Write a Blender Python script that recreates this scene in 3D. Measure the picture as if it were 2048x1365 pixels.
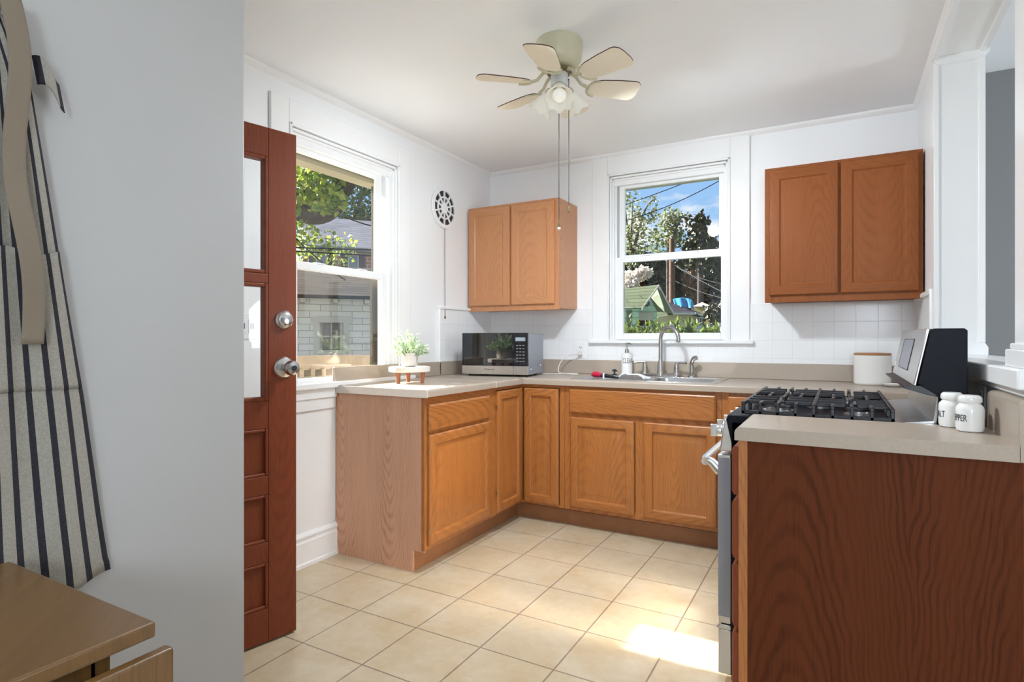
import bpy, math, random
from mathutils import Vector, Matrix
for o in list(bpy.data.objects): bpy.data.objects.remove(o, do_unlink=True)
SC = bpy.context.scene
COL = SC.collection
PI = math.pi
R = math.radians

# ---------------------------------------------------------------- camera
CAM = Vector((2.4142, -3.9528, 1.1754)); YAW = 0.5111; FPX = 1165.37; HZ = 678.6
cd = bpy.data.cameras.new('camera'); cam = bpy.data.objects.new('camera', cd); COL.objects.link(cam)
cam.location = CAM; cam.rotation_euler = (PI/2, 0, YAW)
cd.sensor_width = 36; cd.lens = FPX/2048*36; cd.shift_y = (HZ-682.5)/2048; cd.clip_start = 0.02; cd.clip_end = 500
SC.camera = cam
_fw = Vector((-math.sin(YAW), math.cos(YAW), 0)); _rt = Vector((math.cos(YAW), math.sin(YAW), 0))
def at(px, py, d):
    """point of the place that lies d metres ahead, on the sight line of a measured direction"""
    return CAM + d*(_fw + _rt*((px-1024)/FPX) - Vector((0,0,1))*((py-HZ)/FPX))

# ---------------------------------------------------------------- view / render
SC.view_settings.view_transform = 'Standard'; SC.view_settings.look = 'None'
SC.view_settings.gamma = 1.0; SC.view_settings.use_curve_mapping = False
SC.view_settings.exposure = 0.94
cy = SC.cycles
cy.max_bounces = 12; cy.diffuse_bounces = 6; cy.glossy_bounces = 5; cy.transmission_bounces = 8; cy.transparent_max_bounces = 16
cy.caustics_reflective = True; cy.caustics_refractive = False; cy.blur_glossy = 0.0
cy.sample_clamp_indirect = 60.0; cy.use_denoising = True

# ---------------------------------------------------------------- node helpers
class NT:
    def __init__(s, tree): s.t = tree
    def n(s, typ, **kw):
        nd = s.t.nodes.new(typ)
        for k, v in kw.items(): setattr(nd, k, v)
        return nd
    def l(s, a, b): s.t.links.new(a, b)
    def setin(s, sock, v):
        if hasattr(v, 'is_output') or isinstance(v, bpy.types.NodeSocket): s.l(v, sock)
        else: sock.default_value = v
    def math(s, op, a, b=None, c=None):
        m = s.n('ShaderNodeMath', operation=op)
        for i, v in enumerate((a, b, c)):
            if v is not None: s.setin(m.inputs[i], v)
        return m.outputs[0]
    def comb(s, x, y, z):
        c = s.n('ShaderNodeCombineXYZ')
        for i, v in enumerate((x, y, z)): s.setin(c.inputs[i], v)
        return c.outputs[0]
    def noise(s, vec, scale=5, detail=2, rough=.5, dist=0):
        nd = s.n('ShaderNodeTexNoise'); s.l(vec, nd.inputs['Vector'])
        nd.inputs['Scale'].default_value = scale; nd.inputs['Detail'].default_value = detail
        nd.inputs['Roughness'].default_value = rough; nd.inputs['Distortion'].default_value = dist
        return nd.outputs[0]
    def ramp(s, fac, stops):
        r = s.n('ShaderNodeValToRGB'); s.l(fac, r.inputs[0])
        e = r.color_ramp.elements
        while len(e) < len(stops): e.new(0.5)
        for el, (p, c) in zip(e, stops):
            el.position = p; el.color = (c[0], c[1], c[2], 1) if len(c) == 3 else c
        return r.outputs[0]
    def mix(s, fac, a, b, blend='MIX'):
        m = s.n('ShaderNodeMix', data_type='RGBA', blend_type=blend)
        s.setin(m.inputs[0], fac)
        for sock, v in ((m.inputs[6], a), (m.inputs[7], b)):
            if isinstance(v, (tuple, list)): sock.default_value = (v[0], v[1], v[2], 1)
            else: s.l(v, sock)
        return m.outputs[2]
    def bump(s, h, strength=.2, dist=.01):
        b = s.n('ShaderNodeBump'); b.inputs['Strength'].default_value = strength; b.inputs['Distance'].default_value = dist
        s.l(h, b.inputs['Height']); return b.outputs[0]

def srgb(r, g, b):
    f = lambda c: (c/255/12.92) if c/255 <= .04045 else ((c/255+.055)/1.055)**2.4
    return (f(r), f(g), f(b))

def dim(r, g, b, f): return tuple(c*f for c in srgb(r, g, b))

# ---------------------------------------------------------------- world: blue spring sky with bright clouds
w = bpy.data.worlds.new('sky'); SC.world = w; w.use_nodes = True
k = NT(w.node_tree); k.t.nodes.clear()
tc = k.n('ShaderNodeTexCoord'); sep = k.n('ShaderNodeSeparateXYZ'); k.l(tc.outputs['Generated'], sep.inputs[0])
g = k.ramp(sep.outputs[2], [(0.0, srgb(222, 236, 252)), (.16, srgb(168, 208, 250)), (.36, srgb(126, 183, 243)), (1.0, srgb(90, 145, 225))])
mp = k.n('ShaderNodeMapping'); mp.inputs['Scale'].default_value = (1, 1, 2.2); mp.inputs['Location'].default_value = (.35, .12, .0)
k.l(tc.outputs['Generated'], mp.inputs[0])
cl = k.noise(mp.outputs[0], 3.4, 5, .58)
cf = k.ramp(cl, [(.51, (0, 0, 0)), (.58, (1, 1, 1))])
skyc = k.mix(cf, g, (1.0, 1.0, 1.0))
bg = k.n('ShaderNodeBackground'); k.l(skyc, bg.inputs[0]); bg.inputs[1].default_value = 0.56
wo = k.n('ShaderNodeOutputWorld'); k.l(bg.outputs[0], wo.inputs[0])

# ---------------------------------------------------------------- sun (low, from the driveway side) and two added fill lights
def lamp(name, typ, loc, energy, color=(1, 1, 1), **kw):
    d = bpy.data.lights.new(name, typ); d.energy = energy; d.color = color
    for a, v in kw.items(): setattr(d, a, v)
    o = bpy.data.objects.new(name, d); COL.objects.link(o); o.location = loc; return o
sun = lamp('sun', 'SUN', (-10, -1.6, 8), 19.0, (1.0, .95, .86), angle=R(.8))
SUN_EL = R(29.5)
sun.rotation_euler = Vector((math.cos(SUN_EL), 0.03, -math.sin(SUN_EL))).to_track_quat('-Z', 'Y').to_euler()
BULB = (.87, .94, 1)
FILL = (.78, .89, 1)
lamp('fill_behind_camera', 'POINT', (3.0, -5.2, 1.5), 56, FILL, shadow_soft_size=.25)  # added fill behind the camera, no real lamp stands here
lamp('side_room_fill', 'POINT', (5.2, -1.2, 1.3), 42, FILL, shadow_soft_size=.4)  # added fill out of view in the next room, no fixture

# ---------------------------------------------------------------- materials
MATS = {}
def newmat(name):
    m = bpy.data.materials.new(name); m.use_nodes = True
    k = NT(m.node_tree); b = k.t.nodes['Principled BSDF']
    MATS[name] = m
    return m, k, b
def plain(name, col, rough=.5, metal=0, spec=.5, coat=0, noise=None, bump=None, trans=0, emit=None):
    m, k, b = newmat(name)
    b.inputs['Base Color'].default_value = (*col, 1); b.inputs['Roughness'].default_value = rough
    b.inputs['Metallic'].default_value = metal; b.inputs['Specular IOR Level'].default_value = spec
    b.inputs['Coat Weight'].default_value = coat
    if noise or bump:
        tc = k.n('ShaderNodeTexCoord')
    if noise:                                       # (scale, amount)
        nz = k.noise(tc.outputs['Object'], noise[0], 4, .6)
        lo = tuple(c*(1-noise[1]) for c in col); hi = tuple(min(1, c*(1+noise[1])) for c in col)
        k.l(k.ramp(nz, [(.3, lo), (.7, hi)]), b.inputs['Base Color'])
    if bump:                                        # (scale, strength)
        nz = k.noise(tc.outputs['Object'], bump[0], 3, .6)
        k.l(k.bump(nz, bump[1], .003), b.inputs['Normal'])
    if trans: b.inputs['Transmission Weight'].default_value = trans
    return m
def oak(name, horiz, light, dark, cath=.55, pores=.35, rough=.34, period=.13, coat=.15, wscale=30, spec=.5):
    m, k, b = newmat(name)
    tc = k.n('ShaderNodeTexCoord'); sp = k.n('ShaderNodeSeparateXYZ'); k.l(tc.outputs['Object'], sp.inputs[0])
    oi = k.n('ShaderNodeObjectInfo')
    u = k.math('ADD', sp.outputs[0], sp.outputs[1]); v = sp.outputs[2]
    if horiz: u, v = v, u
    u = k.math('MULTIPLY_ADD', oi.outputs['Random'], 3.7, u)
    v = k.math('MULTIPLY_ADD', oi.outputs['Random'], 7.3, v)
    n1 = k.noise(k.comb(u, k.math('MULTIPLY', v, .35), 0.0), 7, 3, .55)
    uu = k.math('MULTIPLY_ADD', n1, .09, u)
    up = k.math('PINGPONG', uu, period)
    wv = k.n('ShaderNodeTexWave', wave_type='RINGS', rings_direction='SPHERICAL')
    vv = k.math('PINGPONG', k.math('MULTIPLY', v, .13), .35)
    k.l(k.comb(up, vv, 0.0), wv.inputs['Vector'])
    wv.inputs['Scale'].default_value = wscale; wv.inputs['Distortion'].default_value = 1.6; wv.inputs['Detail'].default_value = 2.5; wv.inputs['Detail Scale'].default_value = 2.2
    mask = k.ramp(k.noise(k.comb(k.math('MULTIPLY', u, 9.), k.math('MULTIPLY', v, 1.1), 0.0), 1, 2, .5), [(.38, (.25, .25, .25)), (.62, (1, 1, 1))])
    ring = k.math('MULTIPLY', k.ramp(wv.outputs[1], [(.45, (0, 0, 0)), (.95, (1, 1, 1))]), mask)
    por = k.noise(k.comb(k.math('MULTIPLY', u, 260.), k.math('MULTIPLY', v, 5.), 0.0), 1, 2, .6)
    porr = k.ramp(por, [(.50, (0, 0, 0)), (.68, (1, 1, 1))])
    broad = k.noise(k.comb(k.math('MULTIPLY', u, 16.), k.math('MULTIPLY', v, .9), 0.0), 1, 2, .5)
    f = k.math('MULTIPLY_ADD', ring, cath, k.math('MULTIPLY', porr, pores))
    f = k.math('ADD', f, k.math('MULTIPLY_ADD', broad, .5, -.22))
    col = k.ramp(f, [(.0, light), (1.0, dark)])
    k.l(col, b.inputs['Base Color']); b.inputs['Roughness'].default_value = rough; b.inputs['Specular IOR Level'].default_value = spec
    b.inputs['Coat Weight'].default_value = coat; b.inputs['Coat Roughness'].default_value = .18
    k.l(k.bump(por, .12, .002), b.inputs['Normal'])
    return m
LO, DO = srgb(174, 110, 54), srgb(112, 60, 25)
oak('oak', False, LO, DO, cath=.28)
oak('oak_horizontal', True, LO, DO, cath=.4)
LU, DU = srgb(196, 136, 92), srgb(158, 100, 60)
oak('upper_oak', False, LU, DU, cath=.28, pores=.25)
oak('upper_oak_horizontal', True, LU, DU, cath=.3, pores=.25)
LR, DR = srgb(142, 82, 42), srgb(110, 58, 26)
oak('upper_oak_deep', False, LR, DR, cath=.28, pores=.25, coat=0, spec=.2, rough=.45)
oak('upper_oak_deep_horizontal', True, LR, DR, cath=.3, pores=.25, coat=0, spec=.2, rough=.45)
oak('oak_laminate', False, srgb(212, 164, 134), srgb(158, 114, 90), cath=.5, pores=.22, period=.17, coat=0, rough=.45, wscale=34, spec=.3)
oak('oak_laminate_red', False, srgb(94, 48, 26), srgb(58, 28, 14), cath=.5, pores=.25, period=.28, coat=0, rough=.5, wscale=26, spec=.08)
oak('door_mahogany', False, srgb(124, 60, 34), srgb(88, 38, 20), cath=.2, pores=.25, coat=.04, rough=.45, spec=.25)
oak('table_wood', False, srgb(112, 80, 42), srgb(76, 52, 27), cath=.25, pores=.25, coat=.2)
plain('kick_brown', srgb(150, 100, 64), .45, noise=(9, .12))
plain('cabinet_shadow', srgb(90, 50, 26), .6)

plain('white_paint', (.85, .86, .87), .45, noise=(1.5, .012), bump=(60, .04))
plain('ceiling_paint', (.87, .89, .915), .7, noise=(1.2, .01))
plain('trim_white', (.86, .865, .87), .28, noise=(3, .01))
plain('grey_paint', (.44, .435, .43), .45, noise=(2, .02), bump=(50, .05))
plain('dining_grey', (.22, .22, .225), .5)
plain('vinyl_white', (.84, .85, .86), .3)
plain('counter_laminate', srgb(172, 158, 143), .32, noise=(180, .05))
plain('counter_seam', srgb(208, 198, 188), .35)
plain('plate_white', (.85, .85, .84), .3)
plain('black_plastic', (.012, .012, .014), .35)
plain('black_enamel', (.006, .007, .012), .45, spec=.12)
plain('cast_iron', (.008, .0075, .011), .34, bump=(400, .2))
plain('black_glass', (.004, .005, .007), .04, spec=.8, coat=.3)
plain('stainless', (.60, .59, .58), .30, 1.0, noise=(40, .04))
plain('stainless_door', (.60, .595, .585), .27, 1.0)
plain('stainless_bright', (.72, .72, .72), .22, 1.0)
plain('nickel', (.46, .44, .42), .27, 1.0)
plain('nickel_lock', (.58, .57, .56), .24, 1.0)
plain('chrome', (.75, .75, .75), .1, 1.0)
plain('silver_paint', srgb(150, 155, 165), .4, .35)
plain('display_grey', srgb(120, 122, 132), .35)
plain('lcd', srgb(150, 170, 175), .3)
plain('fan_cream', srgb(196, 190, 162), .38)
plain('blade_cream', srgb(232, 224, 206), .45, noise=(6, .03))
plain('blade_edge', srgb(70, 50, 40), .6)
plain('fitter_grey', srgb(205, 208, 206), .4)
plain('brass_dark', srgb(120, 104, 72), .4, .8)
plain('chain', (.10, .09, .09), .4, .9)
plain('bulb_white', (.86, .85, .80), .15, spec=.6)
b_ = MATS['bulb_white'].node_tree.nodes['Principled BSDF']; b_.inputs['Emission Color'].default_value = (1, .97, .90, 1); b_.inputs['Emission Strength'].default_value = .12
m, k, b = newmat('frosted_glass')
b.inputs['Base Color'].default_value = (.90, .88, .80, 1); b.inputs['Roughness'].default_value = .45
b.inputs['Transmission Weight'].default_value = .3; b.inputs['IOR'].default_value = 1.15
b.inputs['Emission Color'].default_value = (1, .98, .92, 1); b.inputs['Emission Strength'].default_value = .045  # faint glow put into the glass in place of bulb light
plain('ceramic', (.80, .79, .77), .18, spec=.6)
plain('ceramic_matte', (.74, .73, .71), .5)
plain('pot_stone', srgb(214, 206, 198), .7, noise=(120, .1))
plain('lettering_ink', (.03, .03, .05), .5)
plain('lettering_grey', (.10, .09, .09), .5)
plain('lid_wood', srgb(168, 120, 80), .5, noise=(12, .15))
plain('stand_white', srgb(226, 220, 212), .6, noise=(60, .06))
plain('stand_leg_wood', srgb(160, 104, 74), .5, noise=(25, .25))
plain('red_plastic', srgb(190, 20, 60), .35)
plain('cloth_white', (.80, .82, .86), .8, bump=(300, .3))
plain('cord_white', (.72, .70, .68), .45)
plain('rubber_black', (.02, .02, .02), .6)
plain('hook_brown', srgb(90, 60, 40), .4)
plain('strap_beige', srgb(126, 114, 98), .85, bump=(500, .4))
def variegated(name, c1, c2, sc=40, rough=.55, trans=0):
    m, k, b = newmat(name)
    ge = k.n('ShaderNodeNewGeometry')
    col = k.ramp(ge.outputs['Random Per Island'], [(0, c1), (1, c2)])
    k.l(col, b.inputs['Base Color']); b.inputs['Roughness'].default_value = rough
    if trans:
        t = k.n('ShaderNodeBsdfTranslucent'); k.l(col, t.inputs[0])
        ms = k.n('ShaderNodeMixShader'); ms.inputs[0].default_value = trans
        out = k.t.nodes['Material Output']; k.l(b.outputs[0], ms.inputs[1]); k.l(t.outputs[0], ms.inputs[2]); k.l(ms.outputs[0], out.inputs[0])
    return m
variegated('plant_leaf', srgb(150, 182, 140), srgb(226, 238, 214), trans=.2)
variegated('maple_leaf', dim(110, 150, 50, 0.6), dim(196, 205, 84, 0.6), trans=.5)
variegated('far_leaf', dim(96, 128, 70, 0.5), dim(150, 165, 96, 0.5), trans=.35)
variegated('spring_leaf', dim(120, 140, 92, 0.5), dim(176, 178, 130, 0.5), trans=.35)
variegated('conifer_leaf', dim(52, 66, 44, 0.5), dim(104, 100, 66, 0.5))
variegated('dark_leaf', dim(36, 52, 34, 0.5), dim(76, 92, 56, 0.5))
variegated('rust_leaf', dim(120, 84, 58, 0.4), dim(170, 128, 96, 0.4))
variegated('blossom', dim(226, 216, 204, .8), dim(248, 240, 232, .8), trans=.3)
variegated('hedge_leaf', dim(70, 100, 48, 0.5), dim(170, 190, 90, 0.5), trans=.3, rough=.35)
variegated('shrub_leaf', dim(56, 62, 46, 0.4), dim(130, 124, 96, 0.4))
plain('bark_dark', dim(62, 48, 44, 0.7), .9, noise=(6, .4), bump=(25, .8))
plain('bark_grey', dim(116, 104, 96, 0.5), .9, noise=(5, .3))
plain('pole_wood', dim(120, 84, 66, 0.5), .9, noise=(4, .25))
plain('wire_black', (.012, .012, .013), .8, spec=0)
plain('wire_pale', (.08, .08, .08), .8, spec=0)
plain('concrete', (.56, .55, .52), .9, noise=(2, .1))
plain('lawn', dim(96, 116, 60, 0.4), .95, noise=(3, .3))
plain('deck_wood', dim(138, 120, 96, 0.42), .75, noise=(8, .2))
plain('deck_wood_lit', dim(178, 132, 84, 0.42), .7, noise=(8, .2))  # lit run of the same railing, its light put into the colour
plain('frame_tan', dim(178, 164, 132, 0.7), .5)
plain('frame_bronze', srgb(96, 88, 72), .5)
plain('soffit_tan', dim(220, 206, 172, 0.8), .6)
plain('house_white', dim(214, 220, 228, 0.55), .7)
plain('fascia_white', dim(232, 228, 220, 0.6), .6)
plain('yellow_siding', dim(226, 208, 160, 0.6), .7)
plain('green_siding', dim(136, 176, 160, 0.6), .7, noise=(1, .06))
plain('green_soffit', dim(140, 150, 130, 0.6), .8)
plain('tarp_blue', dim(40, 150, 215, 0.4), .5, noise=(2, .15))
plain('fence_white', dim(206, 212, 222, 0.6), .6)
plain('fence_wood', dim(128, 108, 92, 0.5), .85, noise=(3, .2))
plain('dark_inside', (.02, .018, .018), .8)
plain('window_dark', srgb(46, 46, 46), .3)
plain('shutter', srgb(80, 66, 76), .6)
plain('garage_door_white', dim(222, 220, 212, 0.6), .6)
# apron stripes: navy bands woven into natural linen
m, k, b = newmat('striped_linen')
tc = k.n('ShaderNodeTexCoord'); sp = k.n('ShaderNodeSeparateXYZ'); k.l(tc.outputs['UV'], sp.inputs[0])
fr = k.math('FRACT', k.math('MULTIPLY', sp.outputs[0], 1.0))
st = k.math('LESS_THAN', fr, .33)
nz = k.noise(tc.outputs['Object'], 260, 3, .7)
base = k.ramp(nz, [(.3, srgb(134, 130, 121)), (.7, srgb(160, 155, 145))])
nav = k.ramp(nz, [(.3, srgb(22, 22, 28)), (.7, srgb(44, 42, 50))])
k.l(k.mix(st, base, nav), b.inputs['Base Color']); b.inputs['Roughness'].default_value = .9
k.l(k.bump(nz, .3, .002), b.inputs['Normal'])
# floor tile
m, k, b = newmat('floor_tile')
tc = k.n('ShaderNodeTexCoord'); mp = k.n('ShaderNodeMapping'); k.l(tc.outputs['Object'], mp.inputs[0])
T = .308
mp.inputs['Location'].default_value = (-.97*T/T, 7.74*T/T, 0); mp.inputs['Scale'].default_value = (1/T, 1/T, 1)
br = k.n('ShaderNodeTexBrick', offset=0, squash=1); k.l(mp.outputs[0], br.inputs['Vector'])
for nm, v in (('Scale', 1), ('Mortar Size', .011), ('Mortar Smooth', .25), ('Brick Width', 1), ('Row Height', 1), ('Bias', -.3)): br.inputs[nm].default_value = v
br.inputs['Color1'].default_value = (*srgb(200, 185, 159), 1); br.inputs['Color2'].default_value = (*srgb(193, 179, 156), 1)
br.inputs['Mortar'].default_value = (*srgb(136, 118, 102), 1)
n1 = k.noise(tc.outputs['Object'], 5, 5, .65, .6)
n2 = k.noise(tc.outputs['Object'], 24, 4, .6)
mott = k.mix(k.ramp(n1, [(.35, (0, 0, 0)), (.7, (1, 1, 1))]), (1, 1, 1), srgb(238, 226, 206), 'MULTIPLY')
c = k.mix(1.0, br.outputs[0], mott, 'MULTIPLY')
c = k.mix(.10, c, k.ramp(n2, [(.3, srgb(170, 150, 120)), (.7, srgb(240, 232, 214))]))
k.l(c, b.inputs['Base Color']); b.inputs['Roughness'].default_value = .3
k.l(k.bump(k.math('SUBTRACT', 1.0, br.outputs[1]), .5, .003), b.inputs['Normal'])
# wall tile, painted white
def walltile(name, horizontal_axis):
    m, k, b = newmat(name)
    tc = k.n('ShaderNodeTexCoord'); sp = k.n('ShaderNodeSeparateXYZ'); k.l(tc.outputs['Object'], sp.inputs[0])
    s = .1115
    vx = k.math('MULTIPLY_ADD', sp.outputs[horizontal_axis], 1/s, -2.055/s if horizontal_axis == 0 else .681/s)
    vz = k.math('MULTIPLY_ADD', sp.outputs[2], 1/s, -1.39/s)
    br = k.n('ShaderNodeTexBrick', offset=0, squash=1); k.l(k.comb(vx, vz, 0.0), br.inputs['Vector'])
    for nm, v in (('Scale', 1), ('Mortar Size', .014), ('Mortar Smooth', .6), ('Brick Width', 1), ('Row Height', 1)): br.inputs[nm].default_value = v
    br.inputs['Color1'].default_value = br.inputs['Color2'].default_value = (.85, .855, .86, 1); br.inputs['Mortar'].default_value = (.76, .76, .76, 1)
    k.l(br.outputs[0], b.inputs['Base Color']); b.inputs['Roughness'].default_value = .22
    k.l(k.bump(k.math('SUBTRACT', 1.0, br.outputs[1]), .35, .003), b.inputs['Normal'])
walltile('wall_tile', 0); walltile('wall_tile_side', 1)
# shingles, roofs and bricks of the houses outside
def courses(name, c1, c2, gap, w, h, mort=.03, rough=.85, axis=2, off=.5):
    m, k, b = newmat(name)
    tc = k.n('ShaderNodeTexCoord'); sp = k.n('ShaderNodeSeparateXYZ'); k.l(tc.outputs['Object'], sp.inputs[0])
    u = k.math('ADD', sp.outputs[0], sp.outputs[1]); v = sp.outputs[2]
    br = k.n('ShaderNodeTexBrick', offset=off, squash=1); k.l(k.comb(u, v, 0.0), br.inputs['Vector'])
    for nm, val in (('Scale', 1), ('Mortar Size', mort*h), ('Mortar Smooth', .1), ('Brick Width', w), ('Row Height', h)): br.inputs[nm].default_value = val
    br.inputs['Color1'].default_value = (*c1, 1); br.inputs['Color2'].default_value = (*c2, 1); br.inputs['Mortar'].default_value = (*gap, 1)
    k.l(br.outputs[0], b.inputs['Base Color']); b.inputs['Roughness'].default_value = rough; b.inputs['Specular IOR Level'].default_value = .05
courses('white_shingle', dim(206, 205, 202, 1.0), dim(214, 213, 210, 1.0), dim(150, 150, 150, 1.0), .42, .135, .05)
courses('garage_roof', dim(138, 130, 122, 0.3), dim(112, 104, 96, 0.3), dim(92, 84, 78, 0.3), .5, .06, .12)
courses('green_roof', dim(138, 150, 124, 0.3), dim(122, 134, 108, 0.3), dim(100, 112, 90, 0.3), .5, .12, .12)
courses('grey_roof', dim(120, 116, 122, 0.4), dim(104, 100, 108, 0.4), dim(84, 80, 88, 0.4), .6, .12, .12)
courses('slate_roof', dim(176, 176, 186, .5), dim(160, 160, 170, .5), dim(130, 130, 140, .5), .6, .14, .1)
courses('brick', srgb(176, 124, 114), srgb(156, 104, 96), srgb(190, 166, 158), .5, .16, .12)
courses('green_lap', srgb(186, 224, 206), srgb(180, 218, 200), srgb(134, 170, 154), 30, .22, .07)
# window glass that daylight passes through
def glass(name, tint, refl=.10, rough=.0):
    m, k, b = newmat(name)
    k.t.nodes.remove(b)
    tr = k.n('ShaderNodeBsdfTransparent'); tr.inputs[0].default_value = (*tint, 1)
    gl = k.n('ShaderNodeBsdfGlossy'); gl.inputs['Roughness'].default_value = rough; gl.inputs[0].default_value = (1, 1, 1, 1)
    fr = k.n('ShaderNodeFresnel'); ge = k.n('ShaderNodeNewGeometry')
    k.l(k.math('MULTIPLY_ADD', ge.outputs['Backfacing'], 1/1.45-1.45, 1.45), fr.inputs[0])
    ms = k.n('ShaderNodeMixShader'); k.l(k.math('MULTIPLY', fr.outputs[0], refl*10), ms.inputs[0])
    k.l(tr.outputs[0], ms.inputs[1]); k.l(gl.outputs[0], ms.inputs[2])
    k.l(ms.outputs[0], k.t.nodes['Material Output'].inputs[0])
glass('pane_glass', (.97, .98, .98), .10)
glass('pane_glass_screened', (.95, .945, .93), .12)
glass('door_glass', (.96, .97, .97), .06)

# ---------------------------------------------------------------- mesh builder
class MB:
    def __init__(s): s.v = []; s.f = []; s.m = []; s.uv = None
    def add(s, vs, fs, mi=0):
        o = len(s.v); s.v += [tuple(x) for x in vs]; s.f += [tuple(i+o for i in f) for f in fs]; s.m += [mi]*len(fs); return s
    def box(s, x0, x1, y0, y1, z0, z1, mi=0):
        x0, x1 = min(x0, x1), max(x0, x1); y0, y1 = min(y0, y1), max(y0, y1); z0, z1 = min(z0, z1), max(z0, z1)
        vs = [(x0,y0,z0),(x1,y0,z0),(x1,y1,z0),(x0,y1,z0),(x0,y0,z1),(x1,y0,z1),(x1,y1,z1),(x0,y1,z1)]
        return s.add(vs, [(0,3,2,1),(4,5,6,7),(0,1,5,4),(1,2,6,5),(2,3,7,6),(3,0,4,7)], mi)
    def prism(s, pts, axis, a, b, mi=0):
        n = len(pts)
        def P(p, t):
            if axis == 'x': return (t, p[0], p[1])
            if axis == 'y': return (p[0], t, p[1])
            return (p[0], p[1], t)
        vs = [P(p, a) for p in pts] + [P(p, b) for p in pts]
        fs = [tuple(range(n))[::-1], tuple(range(n, 2*n))] + [(i, (i+1) % n, n+(i+1) % n, n+i) for i in range(n)]
        return s.add(vs, fs, mi)
    def loops(s, L, cap0=True, cap1=True, mi=0, seg_mi=None):
        n = len(L[0]); vs = [p for l in L for p in l]; o = len(s.v); s.v += [tuple(p) for p in vs]
        for j in range(len(L)-1):
            for i in range(n):
                a, b2 = j*n+i, j*n+(i+1) % n
                s.f.append((o+a, o+b2, o+b2+n, o+a+n)); s.m.append(seg_mi(j, i) if seg_mi else mi)
        if cap0: s.f.append(tuple(o+i for i in range(n))[::-1]); s.m.append(mi)
        if cap1: s.f.append(tuple(o+(len(L)-1)*n+i for i in range(n))); s.m.append(mi)
        return s
    def lathe(s, prof, c=(0, 0, 0), n=32, mi=0, M=None, wob=None):
        L = []
        for j, (r, z) in enumerate(prof):
            ring = []
            for i in range(n):
                a = 2*PI*i/n; rr = r*(1+(wob(j, a) if wob else 0))
                p = Vector((rr*math.cos(a), rr*math.sin(a), z))
                if M is not None: p = M @ p
                ring.append((p.x+c[0], p.y+c[1], p.z+c[2]))
            L.append(ring)
        return s.loops(L, prof[0][0] > 1e-5, prof[-1][0] > 1e-5, mi)
    def tube(s, pts, r, n=10, mi=0, cap=True, flat=None):
        pts = [Vector(p) for p in pts]; N = len(pts)
        rs = r if isinstance(r, (list, tuple)) else [r]*N
        t0 = (pts[1]-pts[0]).normalized(); up = Vector((0, 0, 1)) if abs(t0.z) < .9 else Vector((1, 0, 0))
        nx = t0.cross(up).normalized(); L = []
        for i, p in enumerate(pts):
            t = ((pts[min(i+1, N-1)]-pts[max(i-1, 0)])).normalized()
            nx = (nx - t*nx.dot(t)); nx = nx.normalized() if nx.length > 1e-6 else t.orthogonal().normalized()
            ny = t.cross(nx)
            f2 = flat if flat else 1
            L.append([tuple(p + nx*(rs[i]*math.cos(2*PI*q/n)) + ny*(rs[i]*f2*math.sin(2*PI*q/n))) for q in range(n)])
        return s.loops(L, cap, cap, mi)
    def cyl(s, p0, p1, r, n=20, mi=0): return s.tube([p0, p1], r, n, mi)
    def ball(s, c, r, n=16, m=10, mi=0, sc=(1, 1, 1)):
        prof = [(max(1e-6, math.sin(PI*j/m)), -math.cos(PI*j/m)) for j in range(m+1)]
        L = [[(c[0]+r*sc[0]*q*math.cos(2*PI*i/n), c[1]+r*sc[1]*q*math.sin(2*PI*i/n), c[2]+r*sc[2]*z) for i in range(n)] for q, z in prof]
        return s.loops(L, False, False, mi)
    def torus(s, c, Rr, r, n=24, m=8, mi=0, M=None):
        o = len(s.v)
        for i in range(n):
            for j in range(m):
                a, b2 = 2*PI*i/n, 2*PI*j/m
                p = Vector(((Rr+r*math.cos(b2))*math.cos(a), (Rr+r*math.cos(b2))*math.sin(a), r*math.sin(b2)))
                if M is not None: p = M @ p
                s.v.append((p.x+c[0], p.y+c[1], p.z+c[2]))
        for i in range(n):
            for j in range(m):
                s.f.append((o+i*m+j, o+((i+1) % n)*m+j, o+((i+1) % n)*m+(j+1) % m, o+i*m+(j+1) % m)); s.m.append(mi)
        return s
    def grid(s, fn, nu, nv, mi=0, uvf=None):
        o = len(s.v)
        for j in range(nv+1):
            for i in range(nu+1): s.v.append(tuple(fn(i/nu, j/nv)))
        for j in range(nv):
            for i in range(nu):
                a = o+j*(nu+1)+i; s.f.append((a, a+1, a+nu+2, a+nu+1)); s.m.append(mi)
        return s
    def xf(s, M):
        s.v = [tuple(M @ Vector(p)) for p in s.v]; return s

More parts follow.
